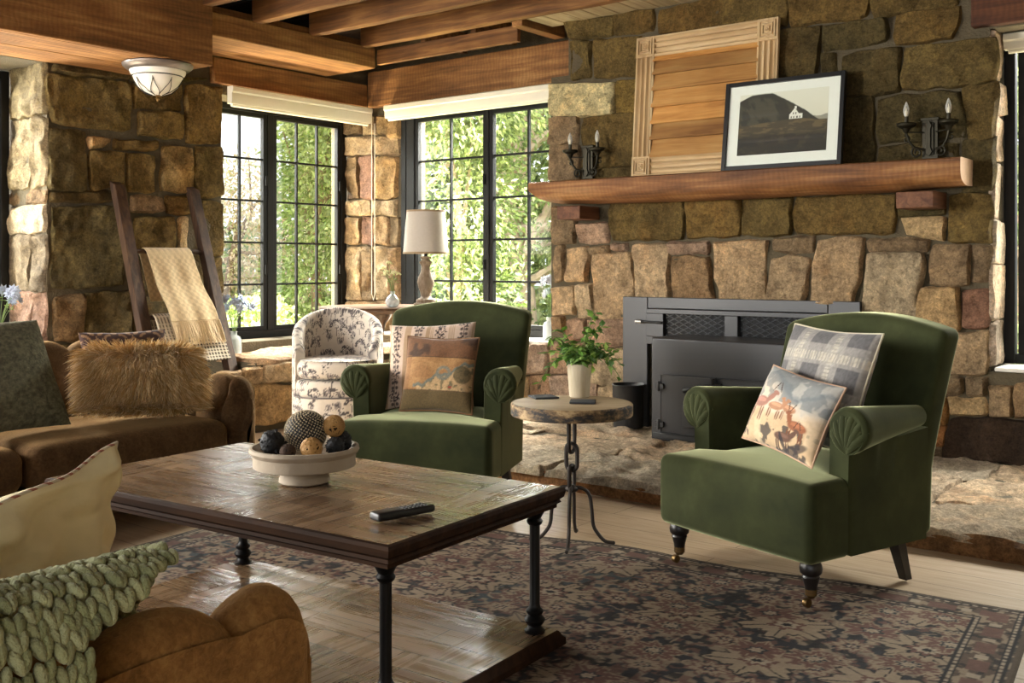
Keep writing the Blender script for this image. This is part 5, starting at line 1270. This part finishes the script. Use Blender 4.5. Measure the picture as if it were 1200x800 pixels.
# fluted frame with lapped boards
FLUT = wood('pale_casing_wood', C(172, 140, 98), C(206, 176, 130), C(226, 202, 160), 'z', 1.2, .6); FLUTX = wood('pale_casing_wood_across', C(172, 140, 98), C(206, 176, 130), C(226, 202, 160), 'x', 1.2, .6)
LAPS = [wood('lapped_board_wood', C(150 * k, 98 * k, 44 * k), C(192 * k, 138 * k, 72 * k), C(214 * k, 166 * k, 98 * k), 'x', 1.0, .65) for k in (.82, .92, 1.0, 1.08)]
def wood_panel():
    x0, x1, H = -3.595, -2.605, .925; w = .135
    M = T(0, 5.86, MZ + .001) @ RX(R(-4.5)); t = thing('wooden_panel', 'pale fluted wood frame filled with lapped boards, leaning above the mantel', 'wood panel', M=M)
    def flut(mb, p0, ax, L, nrm, across):
        # fluted strip: across axis profile
        prof = []; n = 3; half = w / 2
        prof.append((-half, .0)); prof.append((-half, .024)); prof.append((-half + .012, .026))
        for k in range(n):
            a = -half + .014 + (w - .028) * k / n; b = -half + .014 + (w - .028) * (k + 1) / n
            for q in range(7): r = q / 6; prof.append((a + (b - a) * r, .030 - .020 * math.sin(PI * r) ** .8))
        prof += [(half - .012, .026), (half, .024), (half, 0)]
        mb.prism(prof, lambda a, d: p0 + across * a + nrm * d, lambda a, d: p0 + ax * L + across * a + nrm * d)
    N, X, Z = Vector((0, -1, 0)), Vector((1, 0, 0)), Vector((0, 0, 1))
    for x in (x0 + w / 2, x1 - w / 2): mb = MB(); flut(mb, Vector((x, 0, w)), Z, H - 2 * w, N, X); mb.build('stile', FLUT, t, smooth=25)
    for z in (w / 2, H - w / 2): mb = MB(); flut(mb, Vector((x0 + w, 0, z)), X, x1 - x0 - 2 * w, N, Z); mb.build('rail', FLUTX, t, smooth=25)
    for x in (x0 + w / 2, x1 - w / 2):
        for z in (w / 2, H - w / 2):
            mb = MB(); mb.box(x - w / 2, x + w / 2, -.03, 0, z - w / 2, z + w / 2); h = w / 2 - .012
            for k, r in enumerate((1, .66, .32)):
                o, i = h * r, h * (r - .16); f, g = -.040, -.030
                v = [(x + a * q, yy, z + b * q) for (q, yy) in ((o, g), (o - .004, f), (i, f), (i - .004, g)) for (a, b) in ((-1, -1), (1, -1), (1, 1), (-1, 1))]
                mb.add(v, [(l * 4 + e, l * 4 + (e + 1) % 4, l * 4 + 4 + (e + 1) % 4, l * 4 + 4 + e) for l in range(3) for e in range(4)])
            mb.box(x - .006, x + .006, -.042, -.03, z - .006, z + .006); mb.build('corner_block', FLUT, t, bevel=.002)
    z = w - .01; k = 0
    while z < H - w:
        h = random.uniform(.085, .125); zt = min(z + h, H - w + .01)
        mb = MB(); mb.add([(xx, yy, zz) for xx in (x0 + w - .01, x1 - w + .01) for (yy, zz) in ((-.030, z), (-.003, zt + .012), (.004, zt + .012), (-.010, z - .0))], [(0, 1, 2, 3), (7, 6, 5, 4), (0, 4, 5, 1), (1, 5, 6, 2), (2, 6, 7, 3), (3, 7, 4, 0)])
        mb.build('board', LAPS[(k * 3 + 1) % 4], t, bevel=.003); z = zt; k += 1
    mb = MB(); mb.box(x0 + .02, x1 - .02, .006, .018, .02, H - .02); mb.build('backing', DARKWOOD, t)
wood_panel()
# framed photograph of a white house below a dark hill
def art(x, y):
    """x -1..1, y -1..1"""
    c = np.empty(x.shape + (3,)); k = ((y + 1) / 2)[..., None]; c[:] = C3(214,204,182) * (1 - k) + C3(232,228,214) * k
    n = fbm(x * 4, y * 6, 5, 3)
    c = lay(c, (y < .12 + .08 * (fbm(x * 5, y * 0, 3, 8) - .3)) * (x > .3) * .75, C3(120,116,102))
    hill = .98 - .25 * (x + .45) ** 2 - .55 * np.maximum(0, x + .25) - .25 * np.maximum(0, -.72 - x) * 1.5
    c = lay(c, ss(.0, -.03, y - hill + .06 * (n - .5)), C3(50,46,37)); c = lay(c, ss(.0, -.2, y - hill) * ss(.4, .62, fbm(x * 7 + y * 3, y * 3, 4, 5)) * .6, C3(84,78,62))
    ground = .02 + .06 * np.sin(x * 3 + 1) + .05 * (n - .5)
    c = lay(c, ss(.02, -.02, y - ground), C3(72,60,42)); c = lay(c, ss(.02, -.02, y - ground) * ss(.46, .62, fbm(x * 5, y * 14, 4, 12)) * .8, C3(110,92,62)); c = lay(c, ss(-.25, -.5, y + .15 * (n - .5)), C3(40,33,25)); c = lay(c, (y < -.3) * ss(.5, .7, fbm(x * 6, y * 5, 4, 21)) * .5, C3(70,58,40))
    W = C3(236,232,222); hx, hy = .30, .08; u, v = x - hx, y - hy
    c = lay(c, ((np.abs(u) < .145) & (v > -.01) & (v < .15)) * 1.0, W); c = lay(c, ((v >= .15) & (v < .34 - 1.9 * np.abs(u + .03)) & (np.abs(u) < .145)) * 1.0, W)
    c = lay(c, ((u > -.01) & (v > .15) & (v < .30 - 1.15 * (u + .03)) & (v > .34 - 1.9 * np.abs(u + .03))) * 1.0, C3(46,42,36)); c = lay(c, ((np.abs(u + .01) < .018) & (v > .30) & (v < .40)) * 1.0, W)
    for a, b in ((-.10, .05), (-.04, .05), (.03, .05), (.09, .05), (-.055, .17), (.0, .17)): c = lay(c, ((np.abs(u - a) < .013) & (np.abs(v - b) < .030)) * 1.0, C3(70,64,56))
    return c
def picture():
    w, h = .745, .545; M = T(-2.545, 5.79, MZ + .001) @ RX(R(-8)); t = thing('framed_picture', 'black framed photograph of a white house under a dark hill, on the mantel', 'picture', M=M)
    fw = .026; mb = MB()
    for (a, b, c, d) in ((-w/2, -w/2 + fw, 0, h), (w/2 - fw, w/2, 0, h), (-w/2 + fw, w/2 - fw, 0, fw), (-w/2 + fw, w/2 - fw, h - fw, h)): mb.box(a, b, -.026, .006, c, d)
    mb.build('frame', simple('black_frame', C(18, 18, 18), .35, bstr=0), t, bevel=.002)
    mb = MB(); mb.box(-w/2 + fw, w/2 - fw, -.012, -.004, fw, h - fw); mb.build('mat_board', simple('white_mat', C(244, 242, 236), .9, var=.01, bstr=0), t)
    g = 180; ax = np.linspace(-1, 1, g); bx = np.linspace(-1, 1, 130); A, B = np.meshgrid(ax, bx, indexing='ij'); cc = art(A, B); aw, ah = .555 / 2, .375 / 2; zc = h / 2 + .004
    mb = MB(); mb.grid(g, 130, lambda a, b: ((a * 2 - 1) * aw, -.0128, zc + (b * 2 - 1) * ah)); mb.c = [tuple(q) for q in cc.reshape(-1, 3)]; mb.use_c = True; mb.build('photograph', attr_mat('photo_print', .6, var=.0, bstr=0), t, smooth=0)
    mb = MB(); mb.box(-w/2 + fw, w/2 - fw, -.0185, -.0165, fw, h - fw); mb.build('glazing', GLASS, t, smooth=0)
picture()
# ---------------- sconces
DKBRZ = simple('dark_bronze', C(50, 46, 34), .45, metal=.7, var=.15, bstr=.15); 
def bulb_mat():
    m, t, out = new_mat('bulb_glass')
    a = nd(t, 'ShaderNodeBsdfTransparent'); b = nd(t, 'ShaderNodeBsdfPrincipled', {'Base Color': (.85, .85, .8, 1), 'Roughness': .1})
    lw = nd(t, 'ShaderNodeLayerWeight', {0: .45}).outputs[1]
    mx = nd(t, 'ShaderNodeMixShader', {0: mth(t, 'ADD', mth(t, 'MULTIPLY', lw, .6), .25), 1: a.outputs[0], 2: b.outputs[0]}); t.links.new(mx.outputs[0], out.inputs[0]); return m
BULB = bulb_mat(); FIL = simple('bulb_core', C(230, 220, 190), .4, bstr=0)
def sconce(label, x, z, group):
    t = thing('wall_sconce', label, 'wall lamp', (x, 5.955, z), 0, group)
    mb = MB(); mb.box(-.042, .042, -.022, .0, -.12, .11); mb.box(-.05, .05, -.026, .0, -.135, -.112); mb.box(-.048, .048, -.026, .0, .10, .115); mb.box(-.022, .022, -.032, -.02, -.09, .085)
    mb.prism([(0, .10), (.016, .07), (.008, .05), (.008, -.05), (.018, -.075), (0, -.10), (-.018, -.075), (-.008, -.05), (-.008, .05), (-.016, .07)], lambda a, b: Vector((a, -.032, b)), lambda a, b: Vector((a, -.042, b))); mb.build('backplate', DKBRZ, t, bevel=.002)
    for sg in (-1, 1):
        mb = MB()
        def sp(c0, r0, r1, a0, a1, n=18): return [Vector((c0[0] + sg * 0 + sg * (r0 + (r1 - r0) * k / n) * math.cos(a0 + (a1 - a0) * k / n), -.05 - .012 * k / n * 0, c0[1] + (r0 + (r1 - r0) * k / n) * math.sin(a0 + (a1 - a0) * k / n))) for k in range(n + 1)]
        mb.tube(sp((sg * .062, -.075), .008, .030, R(-400), R(60)), .006, 8); mb.tube(sp((sg * .118, .0), .006, .022, R(420), R(60)), .005, 8)
        mb.tube([Vector((sg * .03, -.03, -.06)), Vector((sg * .075, -.05, -.048)), Vector((sg * .10, -.06, -.015)), Vector((sg * .112, -.07, .03)), Vector((sg * .112, -.07, .06))], .007, 8)
        mb.tube([Vector((sg * .03, -.02, .035)), Vector((sg * .112, -.07, .038))], .004, 6); ao = mb.build('arm', DKBRZ, t)
        c = MB(); c.lathe([(.008, .03), (.018, .045), (.024, .058), (.05, .072), (.054, .084), (.050, .088), (.02, .088)], 12, T(sg * .112, -.07, 0)); c.lathe([(.011, .086), (.011, .125)], 12, T(sg * .112, -.07, 0)); c.build('candle_cup', DKBRZ, ao, smooth=30)
        b = MB(); b.lathe([(.008, .124), (.012, .132), (.0165, .150), (.0155, .168), (.009, .190), (.003, .205), (0, .207)], 18, T(sg * .112, -.07, 0)); b.build('bulb', BULB, ao)
        b = MB(); b.lathe([(.004, .124), (.009, .136), (.010, .146), (.004, .160), (.001, .176)], 10, T(sg * .112, -.07, 0)); b.build('filament', FIL, ao)
sconce('dark iron candle sconce beside the chimney window edge, with two clear bulbs', -4.005, 1.852, 'candle sconces'); sconce('dark iron candle sconce between the black framed picture and the end window', -1.735, 1.845, 'candle sconces')

# ================================================================ stove
STEEL = simple('stove_steel', C(46, 46, 48), .42, metal=.0, var=.10, vs=4, bs=120, bstr=.12, spec=.6); STEELD = simple('stove_dark', C(20, 20, 21), .6, bstr=0)
def stove():
    t = thing('wood_stove', 'black steel wood stove set in the stone chimney, with a hinged door', 'stove', (0, 0, HZ + .012))
    X0, X1, Y = -3.72, -2.12, 5.93; H = .937 - HZ - .012
    gx0, gx1, gz0, gz1 = -3.46, -2.38, .60, .77
    mb = MB(); mb.box(X0, gx0 - .07, Y, Y + .03, 0, H); mb.box(gx1 + .07, X1, Y, Y + .03, 0, H); mb.box(gx0 - .068, gx1 + .068, Y, Y + .03, gz1 + .012, H); mb.build('surround_panel', STEEL, t, bevel=.004)
    mb = MB(); mb.box(gx0 - .066, gx1 + .066, Y - .02, Y + .02, gz1 - .02, gz1 + .010); mb.box(gx0 - .066, gx1 + .066, Y - .02, Y + .02, .55, gz0); mb.box(gx0 - .066, gx0 + .06, Y - .02, Y + .02, gz0, gz1 - .02); mb.box(gx1 - .06, gx1 + .066, Y - .02, Y + .02, gz0, gz1 - .02); mb.box(-2.965, -2.875, Y - .02, Y + .02, gz0, gz1 - .02); fr = mb.build('vent_frame', STEEL, t, bevel=.003)
    mb = MB(); mb.box(gx0, gx1, Y + .022, Y + .028, .5, gz1); mb.build('vent_back', STEELD, t)
    for a, b in ((gx0 + .06, -2.965), (-2.875, gx1 - .06)):
        mb = MB(); st = .034; x = a - .3
        while x < b + .3:
            for sg in (-1, 1):
                p = [(x + sg * q * 2.0, gz0 + q) for q in np.linspace(0, gz1 - .02 - gz0, 12)]; p = [q for q in p if a < q[0] < b]
                if len(p) > 1: mb.tube([(u, Y - .004 + sg * .001, v) for u, v in p], .0032, 5)
            x += st * 2
        mb.build('mesh_screen', simple('mesh_wire', C(92, 94, 98), .45, metal=.5, bstr=0), fr)
    bx0, bx1, by = -3.26, -2.30, 5.52; bz = .625
    mb = MB(); mb.box(bx0, bx1, by, Y - .022, 0.0, bz); mb.build('stove_body', STEEL, t, bevel=.012, seg=3)
    mb = MB(); mb.box(bx0 + .02, bx1 - .02, by - .012, by, .02, .05); mb.build('base_lip', STEEL, t, bevel=.003)
    dx0, dx1, dz0, dz1 = bx0 + .075, -2.42, .055, .405
    mb = MB(); mb.box(dx0, dx1, by - .02, by - .001, dz0, dz1); d = mb.build('door', STEEL, t, bevel=.006)
    mb = MB(); mb.tube([(dx0 + .006, by - .021, dz0), (dx0 + .006, by - .021, dz1), (dx1 - .006, by - .021, dz1), (dx1 - .006, by - .021, dz0)], .005, 6, closed=True); mb.build('door_bead', STEEL, d)
    for z in (.105, .335):
        mb = MB(); mb.box(dx0 - .035, dx0 + .03, by - .036, by - .020, z - .016, z + .016); mb.tube([(dx0 - .004, by - .034, z - .03), (dx0 - .004, by - .034, z + .03)], .010, 10); mb.build('hinge', STEEL, d, bevel=.003)
    mb = MB(); hx = dx0 + .33; mb.tube([(hx + .09, by - .04, .372), (hx, by - .045, .365), (hx - .05, by - .05, .355)], .009, 10); mb.tube([(hx - .05, by - .05, .355), (hx - .15, by - .06, .320)], .013, 10); mb.tube([(hx + .03, by - .02, .40), (hx + .03, by - .045, .40), (hx + .03, by - .045, .34)], .010, 8); mb.box(hx + .01, hx + .05, by - .03, by - .02, .33, .41); mb.build('latch', STEELD, d, bevel=.002)
    # raised emblem plate
    ex = dx0 + .155; poly = [(0, .12), (.09, .125), (.115, .165), (.14, .145), (.165, .15), (.19, .175), (.20, .15), (.23, .155), (.235, .19), (.26, .20), (.26, .245), (.22, .235), (.18, .245), (.14, .262), (.115, .30), (.095, .272), (.07, .25), (0, .25)]
    mb = MB(); mb.prism(poly, lambda a, z: Vector((ex + a * .95, by - .021, z - .02)), lambda a, z: Vector((ex + a * .95, by - .031, z - .02))); mb.build('emblem_plate', STEEL, d, bevel=.002)
    mb = MB(); mb.tube([(-3.56, Y - .03, gz1 - .075), (-3.40, Y - .035, gz1 - .078)], .009, 8); mb.build('damper_rod', STEELD, t); mb = MB(); mb.tube([(-3.60, Y - .03, gz1 - .0745), (-3.555, Y - .03, gz1 - .0755)], .013, 10); mb.build('damper_knob', simple('steel_knob', C(170, 168, 164), .35, metal=.8, bstr=0), t)
stove()
def bucket():
    p = at(741, 500, 6.82); t = thing('ash_bucket', 'black metal bucket beside the stove on the hearth', 'bucket', (p.x, 5.80, HZ + .022))
    mb = MB(); mb.lathe([(.092, 0), (.096, .004), (.104, .27), (.108, .278), (.104, .282), (.098, .274), (.090, .02), (0, .016)], 40, cap=True); mb.build('body', simple('bucket_black', C(30, 30, 31), .45, var=.08, bstr=.05), t)
    mb = MB(); mb.lathe([(.1, .20), (.1, .235), (.0, .236)], 24); mb.build('ash', simple('dark_ash', C(40, 38, 36), .95), t)
bucket()

# ================================================================ chain pedestal table with plant
SP = at(670, 475, 4.25); SP = Vector((SP.x, SP.y, 0)); SZ = .588
def chain_table():
    t = thing('side_table', 'small round table on a chain link pedestal, wooden top with worn black rim', 'side table', (SP.x, SP.y, ZR + .004), R(20))
    z = SZ - ZR - .004; mb = MB(); mb.lathe([(0, z - .05), (.246, z - .05), (.249, z - .046), (.249, z - .006), (.246, z - .001), (.240, z), (0, z)], 72)
    m, tt, out = new_mat('worn_rim'); v = coords(tt); n = noi(tt, coords(tt, (1, 1, 2.2)), 9, 7, .7)
    bsdf(tt, out, ramp(tt, n, [(.44, C(38, 34, 30)), (.52, C(112, 88, 58)), (.62, C(176, 148, 106))]), .7, bump=n, bstr=.4, bdist=.004)
    mi = []; top = wood('pale_round_top', C(142, 118, 88), C(182, 158, 124), C(204, 184, 154), 'x', 1, .55)
    mb.mi = [1 if all(abs(mb.v[i][2] - z) < .0065 and (mb.v[i][0] ** 2 + mb.v[i][1] ** 2) < .2455 ** 2 for i in f) else 0 for f in mb.f]
    mb.build('tabletop', [m, top], t, smooth=30)
    def link(cz, h, w, rot, r=.0085):
        m = MB(); pts = []
        for i in range(32):
            a = 2 * PI * i / 32; x = w * math.cos(a); zz = (h - w) * (1 if math.sin(a) > 0 else -1) * min(1, abs(math.sin(a)) * 4) + w * math.sin(a); pts.append((x * math.cos(rot), x * math.sin(rot), cz + zz))
        m.tube(pts, r, 8, closed=True); m.build('chain_link', IRON2, t)
    link(z - .125, .078, .024, R(75)); link(z - .222, .055, .026, R(-15)); link(z - .305, .048, .020, R(75))
    m = MB(); m.tube([(-.02, 0, z - .05), (-.016, 0, z - .062), (0, 0, z - .066), (.016, 0, z - .062), (.02, 0, z - .05)], .007, 8); m.build('hook', IRON2, t)
    m = MB(); m.ball((0, 0, z - .352), (.028, .028, .016), 10); m.build('boss', IRON2, t)
    for k in range(4):
        a = PI / 2 * k + R(8); d = Vector((math.cos(a), math.sin(a), 0)); zt = z - .345
        pts = [d * .012 + Vector((0, 0, zt)), d * .045 + Vector((0, 0, zt - .004)), d * .072 + Vector((0, 0, zt - .03)), d * .082 + Vector((0, 0, zt - .09)), d * .088 + Vector((0, 0, zt - .15)), d * .105 + Vector((0, 0, .045)), d * .135 + Vector((0, 0, .014)), d * .17 + Vector((0, 0, .008))]
        q = []
        for i in range(len(pts) - 1):
            p0, p1, p2, p3 = pts[max(0, i - 1)], pts[i], pts[i + 1], pts[min(len(pts) - 1, i + 2)]
            for u in (0, .25, .5, .75): q.append(.5 * ((2 * p1) + (p2 - p0) * u + (2 * p0 - 5 * p1 + 4 * p2 - p3) * u * u + (3 * p1 - p0 - 3 * p2 + p3) * u ** 3))
        q.append(pts[-1]); m = MB(); m.tube(q, .0075, 8); m.ball(pts[-1], .0078, 6); m.build('leg', IRON2, t)
IRON2 = simple('rusty_iron', C(48, 40, 34), .55, metal=.5, var=.3, vs=20, bs=120, bstr=.3)
chain_table()
SLATE = simple('slate', C(46, 48, 52), .7, var=.15, bs=90, bstr=.4)
for k, (px, py, rz, lb) in enumerate(((637, 466, .3, 'square dark slate coaster lying by the plant, next to the armchair arm'), (683, 471.5, -.1, 'square dark slate coaster in front of the plant pot'))):
    p = on_z(px, py, SZ); mb = MB(); mb.rbox((.105, .105, .007), .003, .02, 2, lambda x, y, z: (x + .002 * mn.noise(Vector((x * 40, y * 40, 1))), y + .002 * mn.noise(Vector((x * 40, y * 40, 9))), z), c=(0, 0, .0035))
    o = mb.build('coaster', SLATE, loc=(p.x, p.y, SZ + .001)); o.rotation_euler = (0, 0, YAW + rz); tag(o, lb, 'coaster', 'slate coasters')
def potted_plant():
    p = on_z(679, 465, SZ); t = thing('potted_plant', 'trailing green leafy plant in a cream pot on the chain table', 'potted plant', (p.x, p.y, SZ + .001)); random.seed(21)
    mb = MB(); mb.lathe([(.040, 0), (.043, .004), (.0525, .135), (.054, .139), (.051, .141), (.047, .130), (.044, .118), (0, .116)], 40); mb.build('pot', wood('cream_pot', C(186, 170, 140), C(212, 198, 170), C(226, 214, 190), 'z', 1.5, .7, bstr=.2), t)
    mb = MB(); mb.lathe([(.045, .112), (.045, .122), (0, .126)], 20); mb.build('soil', simple('soil', C(52, 40, 30), .95), t)
    cols = [C3(96,136,58), C3(130,166,84), C3(76,112,50), C3(156,188,104)]; sb = MB(); lb = MB()
    vines = []
    for i in range(26):
        a = random.uniform(0, 2 * PI); r = random.uniform(.05, .10); vines.append([Vector((0, 0, .12)), Vector((math.cos(a) * .02, math.sin(a) * .02, .15)), Vector((math.cos(a) * r * .6, math.sin(a) * r * .6, .18 + random.uniform(0, .05))), Vector((math.cos(a) * r, math.sin(a) * r, .17 + random.uniform(-.02, .06)))])
    cr = Vector((RT[0], RT[1], 0)); cf = Vector((FW[0], FW[1], 0))
    for (dx, dz, n) in ((-.15, .02, 5), (-.165, -.10, 5), (-.13, .09, 4), (.14, .02, 4), (.17, -.02, 5), (.165, -.075, 5), (.10, .13, 4), (.075, .19, 3), (-.09, .12, 3), (.055, -.03, 3), (-.12, -.03, 4), (.13, .05, 4), (-.07, .06, 4), (.17, .03, 3), (.03, .10, 4)):
        s = random.uniform(-.07, .05); e = cr * dx + cf * s + Vector((0, 0, .165 + dz)); vines.append([Vector((0, 0, .12)), cr * dx * .2 + Vector((0, 0, .19)), cr * dx * .62 + cf * s * .7 + Vector((0, 0, .205 + max(0, dz) * .7)), e])
    for v in vines:
        pts = [((1 - u) ** 3 * v[0] + 3 * (1 - u) ** 2 * u * v[1] + 3 * (1 - u) * u * u * v[2] + u ** 3 * v[3]) for u in [i / 11 for i in range(12)]]
        sb.tube(pts, .0016, 5)
        L = sum((pts[i + 1] - pts[i]).length for i in range(11)); m = max(6, int(L / .0125))
        for k in range(m):
            u = .28 + .72 * (k + 1) / m; q = pts[min(11, int(u * 11))]; d = rnd_dir(); d.z = d.z * .5 - .05; add_leaf(lb, q, d, Vector((0, 0, 1)) + rnd_dir() * .4, random.uniform(.032, .052), random.uniform(.022, .032), random.choice(cols) * random.uniform(.8, 1.15), .2)
    sb.build('stems', STEM, t); f = lb.build('foliage', PLEAF, t, smooth=0); tag(f, kind='stuff')
potted_plant()

# ================================================================ on the coffee table
TZ = ZR + .472 + .006
def bowl():
    p = on_z(357, 564, TZ); t = thing('pedestal_bowl', 'pale stone pedestal bowl of decorative balls on the coffee table', 'bowl', (p.x, p.y, TZ)); z = .108
    mb = MB(); mb.lathe([(.074, 0), (.078, .004), (.076, .014), (.068, .030), (.056, .042), (.060, .046), (.146, .047), (.154, .050), (.154, .066), (.155, z - .024), (.160, z - .020), (.166, z - .010), (.164, z), (.156, z + .001), (.150, z - .006), (.146, .078), (.13, .071), (0, .069)], 64)
    mb.build('bowl', simple('pale_stone_ware', C(166, 151, 130), .75, var=.10, vs=14, bs=34, bstr=.5, bdist=.006)); return p, t
bp, bt = bowl(); bt_ch = [o for o in scene.objects if o.name == 'bowl'][0]; bt_ch.parent = bt
BZ = TZ + .070
GOLDB = simple('gold_twig', C(178, 136, 78), .6, var=.2, bstr=.3); BLKB = simple('black_husk', C(26, 26, 27), .65, var=.2, bs=60, bstr=.8, bdist=.01); BRNB = simple('brown_twig', C(74, 54, 40), .8, var=.2)
BRND = simple('dark_brown_core', C(52, 34, 20), .9)
def off(dx, dy): return (bp.x + RT[0] * dx + FW[0] * dy, bp.y + RT[1] * dx + FW[1] * dy)
def pos(dx, dy, r): x, y = off(dx, dy); return (x, y, BZ + r + .012)
def twig_ball(label, c, r, mat, n=46, seed=1, core=None):
    random.seed(seed); t = thing('twig_ball', label, 'decorative ball', c, group='balls in the pedestal bowl'); mb = MB()
    for i in range(n):
        ax = rnd_dir(); u = ax.orthogonal().normalized(); v = ax.cross(u); h = random.uniform(-.45, .45); rr = r * .93 * math.sqrt(1 - h * h)
        mb.tube([ax * h * r * .93 + (u * math.cos(a) + v * math.sin(a)) * rr * random.uniform(.98, 1.04) for a in np.linspace(0, 2 * PI, 22)[:-1]], r * .06, 5, closed=True)
    mb.build('twigs', mat, t); m = MB(); m.ball((0, 0, 0), r * .70, 12); m.build('core', core or BRNB, t)
def studded_ball(label, c, r):
    t = thing('studded_ball', label, 'decorative ball', c, group='balls in the pedestal bowl'); m = MB(); m.ball((0, 0, 0), r * .965, 24); m.build('core', BLKB, t)
    mb = MB(); N = 620; ga = PI * (3 - math.sqrt(5)); random.seed(2)
    for i in range(N):
        y = 1 - 2 * (i + .5) / N; rr = math.sqrt(1 - y * y); n = Vector((rr * math.cos(ga * i), rr * math.sin(ga * i), y)); u = n.orthogonal().normalized(); v = n.cross(u); a0 = random.uniform(0, 6.28); s = r * .062 * random.uniform(.8, 1.15)
        b = [n * r * .965 + (u * math.cos(a0 + k * 2 * PI / 3) + v * math.sin(a0 + k * 2 * PI / 3)) * s for k in range(3)]; q = [p + n * r * .04 - (p - n * r * .965) * .3 for p in b]
        mb.add(b + q, [(3, 4, 5), (0, 1, 4, 3), (1, 2, 5, 4), (2, 0, 3, 5)])
    o = mb.build('studs', simple('bone_studs', C(186, 170, 140), .6, bstr=0), t, smooth=0); tag(o, kind='stuff')
def husk_ball(label, c, r, seed):
    random.seed(seed); t = thing('husk_ball', label, 'decorative ball', c, group='balls in the pedestal bowl'); m = MB(); m.ball((0, 0, 0), r * .92, 26, fn=lambda p: 1 + .09 * mn.noise(Vector(p) * 5 + Vector((seed, 0, 0)))); m.build('core', BLKB, t)
    mb = MB()
    for i in range(150):
        n = rnd_dir(); d = (n * .35 + n.orthogonal() * random.uniform(-1, 1) + rnd_dir() * .5); add_leaf(mb, n * r * .80, d, n, r * .42, r * .28, None, .3)
    mb.build('husks', BLKB, t, smooth=0)
studded_ball('big black ball covered in pale studs, largest in the pedestal bowl', pos(-.002, .03, .066), .066)
twig_ball('gold openwork ball up against the studded ball, higher of two', (off(.086, .022)[0], off(.086, .022)[1], BZ + .096), .034, GOLDB, 44, 3, BRND)
twig_ball('gold openwork ball at the front rim of the pedestal bowl', pos(.036, -.080, .033), .033, GOLDB, 44, 4, BRND)
twig_ball('small dark brown twig ball between the black husk and a gold ball', pos(-.033, -.085, .024), .024, BRNB, 30, 5, BLKB)
husk_ball('matt black husk ball nearest the sofa in the pedestal bowl', pos(-.094, -.02, .040), .040, 6)
husk_ball('small black pod ball under the higher gold ball', pos(.098, -.025, .030), .030, 8); husk_ball('black pod ball at the back of the bowl towards the green armchair', pos(.102, .048, .032), .036, 9)
def remote():
    a, b = on_z(441, 611, TZ), on_z(503, 599, TZ); d = b - a; t = thing('remote_control', 'black television remote lying near the coffee table corner', 'remote control', ((a.x + b.x) / 2, (a.y + b.y) / 2, TZ + .001), math.atan2(d.y, d.x)); L = d.length + .015
    mb = MB(); mb.rbox((L, .046, .020), .008, .02, 4, lambda x, y, z: (x, y * (1 - .06 * math.sin(x * 14)), z * (1 + .15 * (x < 0))), c=(0, 0, .0105)); mb.build('case', simple('remote_black', C(24, 24, 25), .4, bstr=0), t)
    k = simple('remote_key', C(60, 60, 62), .6, bstr=0)
    for i in range(11):
        for j in range(3): m = MB(); m.rbox((.0085, .0085, .003), .0012, .01, 2, c=(-L / 2 + .030 + i * .0125, -.0125 + j * .0125, .0215)); m.build('key', k, t)
remote()
# ================================================================ ceiling light under the soffit
def ceiling_light():
    p = on_z(185, 75, 2.45); t = thing('ceiling_light', 'bell shaped flush ceiling light with leaded pale glass under the beam', 'ceiling light', (p.x, p.y, 2.449))
    mb = MB(); mb.lathe([(.215, 0), (.222, -.006), (.218, -.02), (.20, -.036), (.185, -.046), (.18, -.046)], 56, cap=True); mb.build('metal_rim', simple('pewter', C(120, 110, 104), .4, metal=.6, bstr=.05), t)
    prof = [(.176, -.044), (.172, -.062), (.166, -.072), (.158, -.076), (.150, -.10), (.125, -.145), (.085, -.182), (.04, -.20), (0, -.204)]
    mb = MB(); mb.lathe(prof, 56); g = mb.build('glass_bowl', simple('alabaster_glass', C(222, 216, 204), .35, var=.03, bstr=0, spec=.5), t)
    l = MB(); l.lathe([(.157, -.079), (.161, -.082), (.157, -.086)], 56, cap=False)
    def br(k): 
        q = k * 3; i = min(2, int(q)); P = [(.152, -.10), (.127, -.147), (.086, -.184), (.03, -.203)]; f = q - i; return (P[i][0] + (P[i + 1][0] - P[i][0]) * f, P[i][1] + (P[i + 1][1] - P[i][1]) * f)
    for n in range(8):
        for s in (-1, 1): l.tube([((r + .003) * math.cos(a), (r + .003) * math.sin(a), z - .001) for k in np.linspace(0, 1, 14) for (r, z) in (br(k),) for a in (2 * PI * n / 8 + s * PI / 8 * (1 - math.cos(k * PI)) / 2 * 1.0,)], .0022, 5)
    l.build('leading', BLACK, g); f = MB(); f.lathe([(.014, -.198), (.018, -.206), (.008, -.214), (.013, -.224), (.008, -.236), (0, -.244)], 18); f.build('finial', BRASS, t)
ceiling_light()
sun('sun', (-.35, .62, -.70), SUN_E, 2)
for a in AREAS: area(*a)
vs = scene.view_settings
scene.display_settings.display_device = 'sRGB'
vs.view_transform = 'Standard'; vs.look = 'None'; vs.gamma = 1.0; vs.exposure = EXPO; vs.use_curve_mapping = False
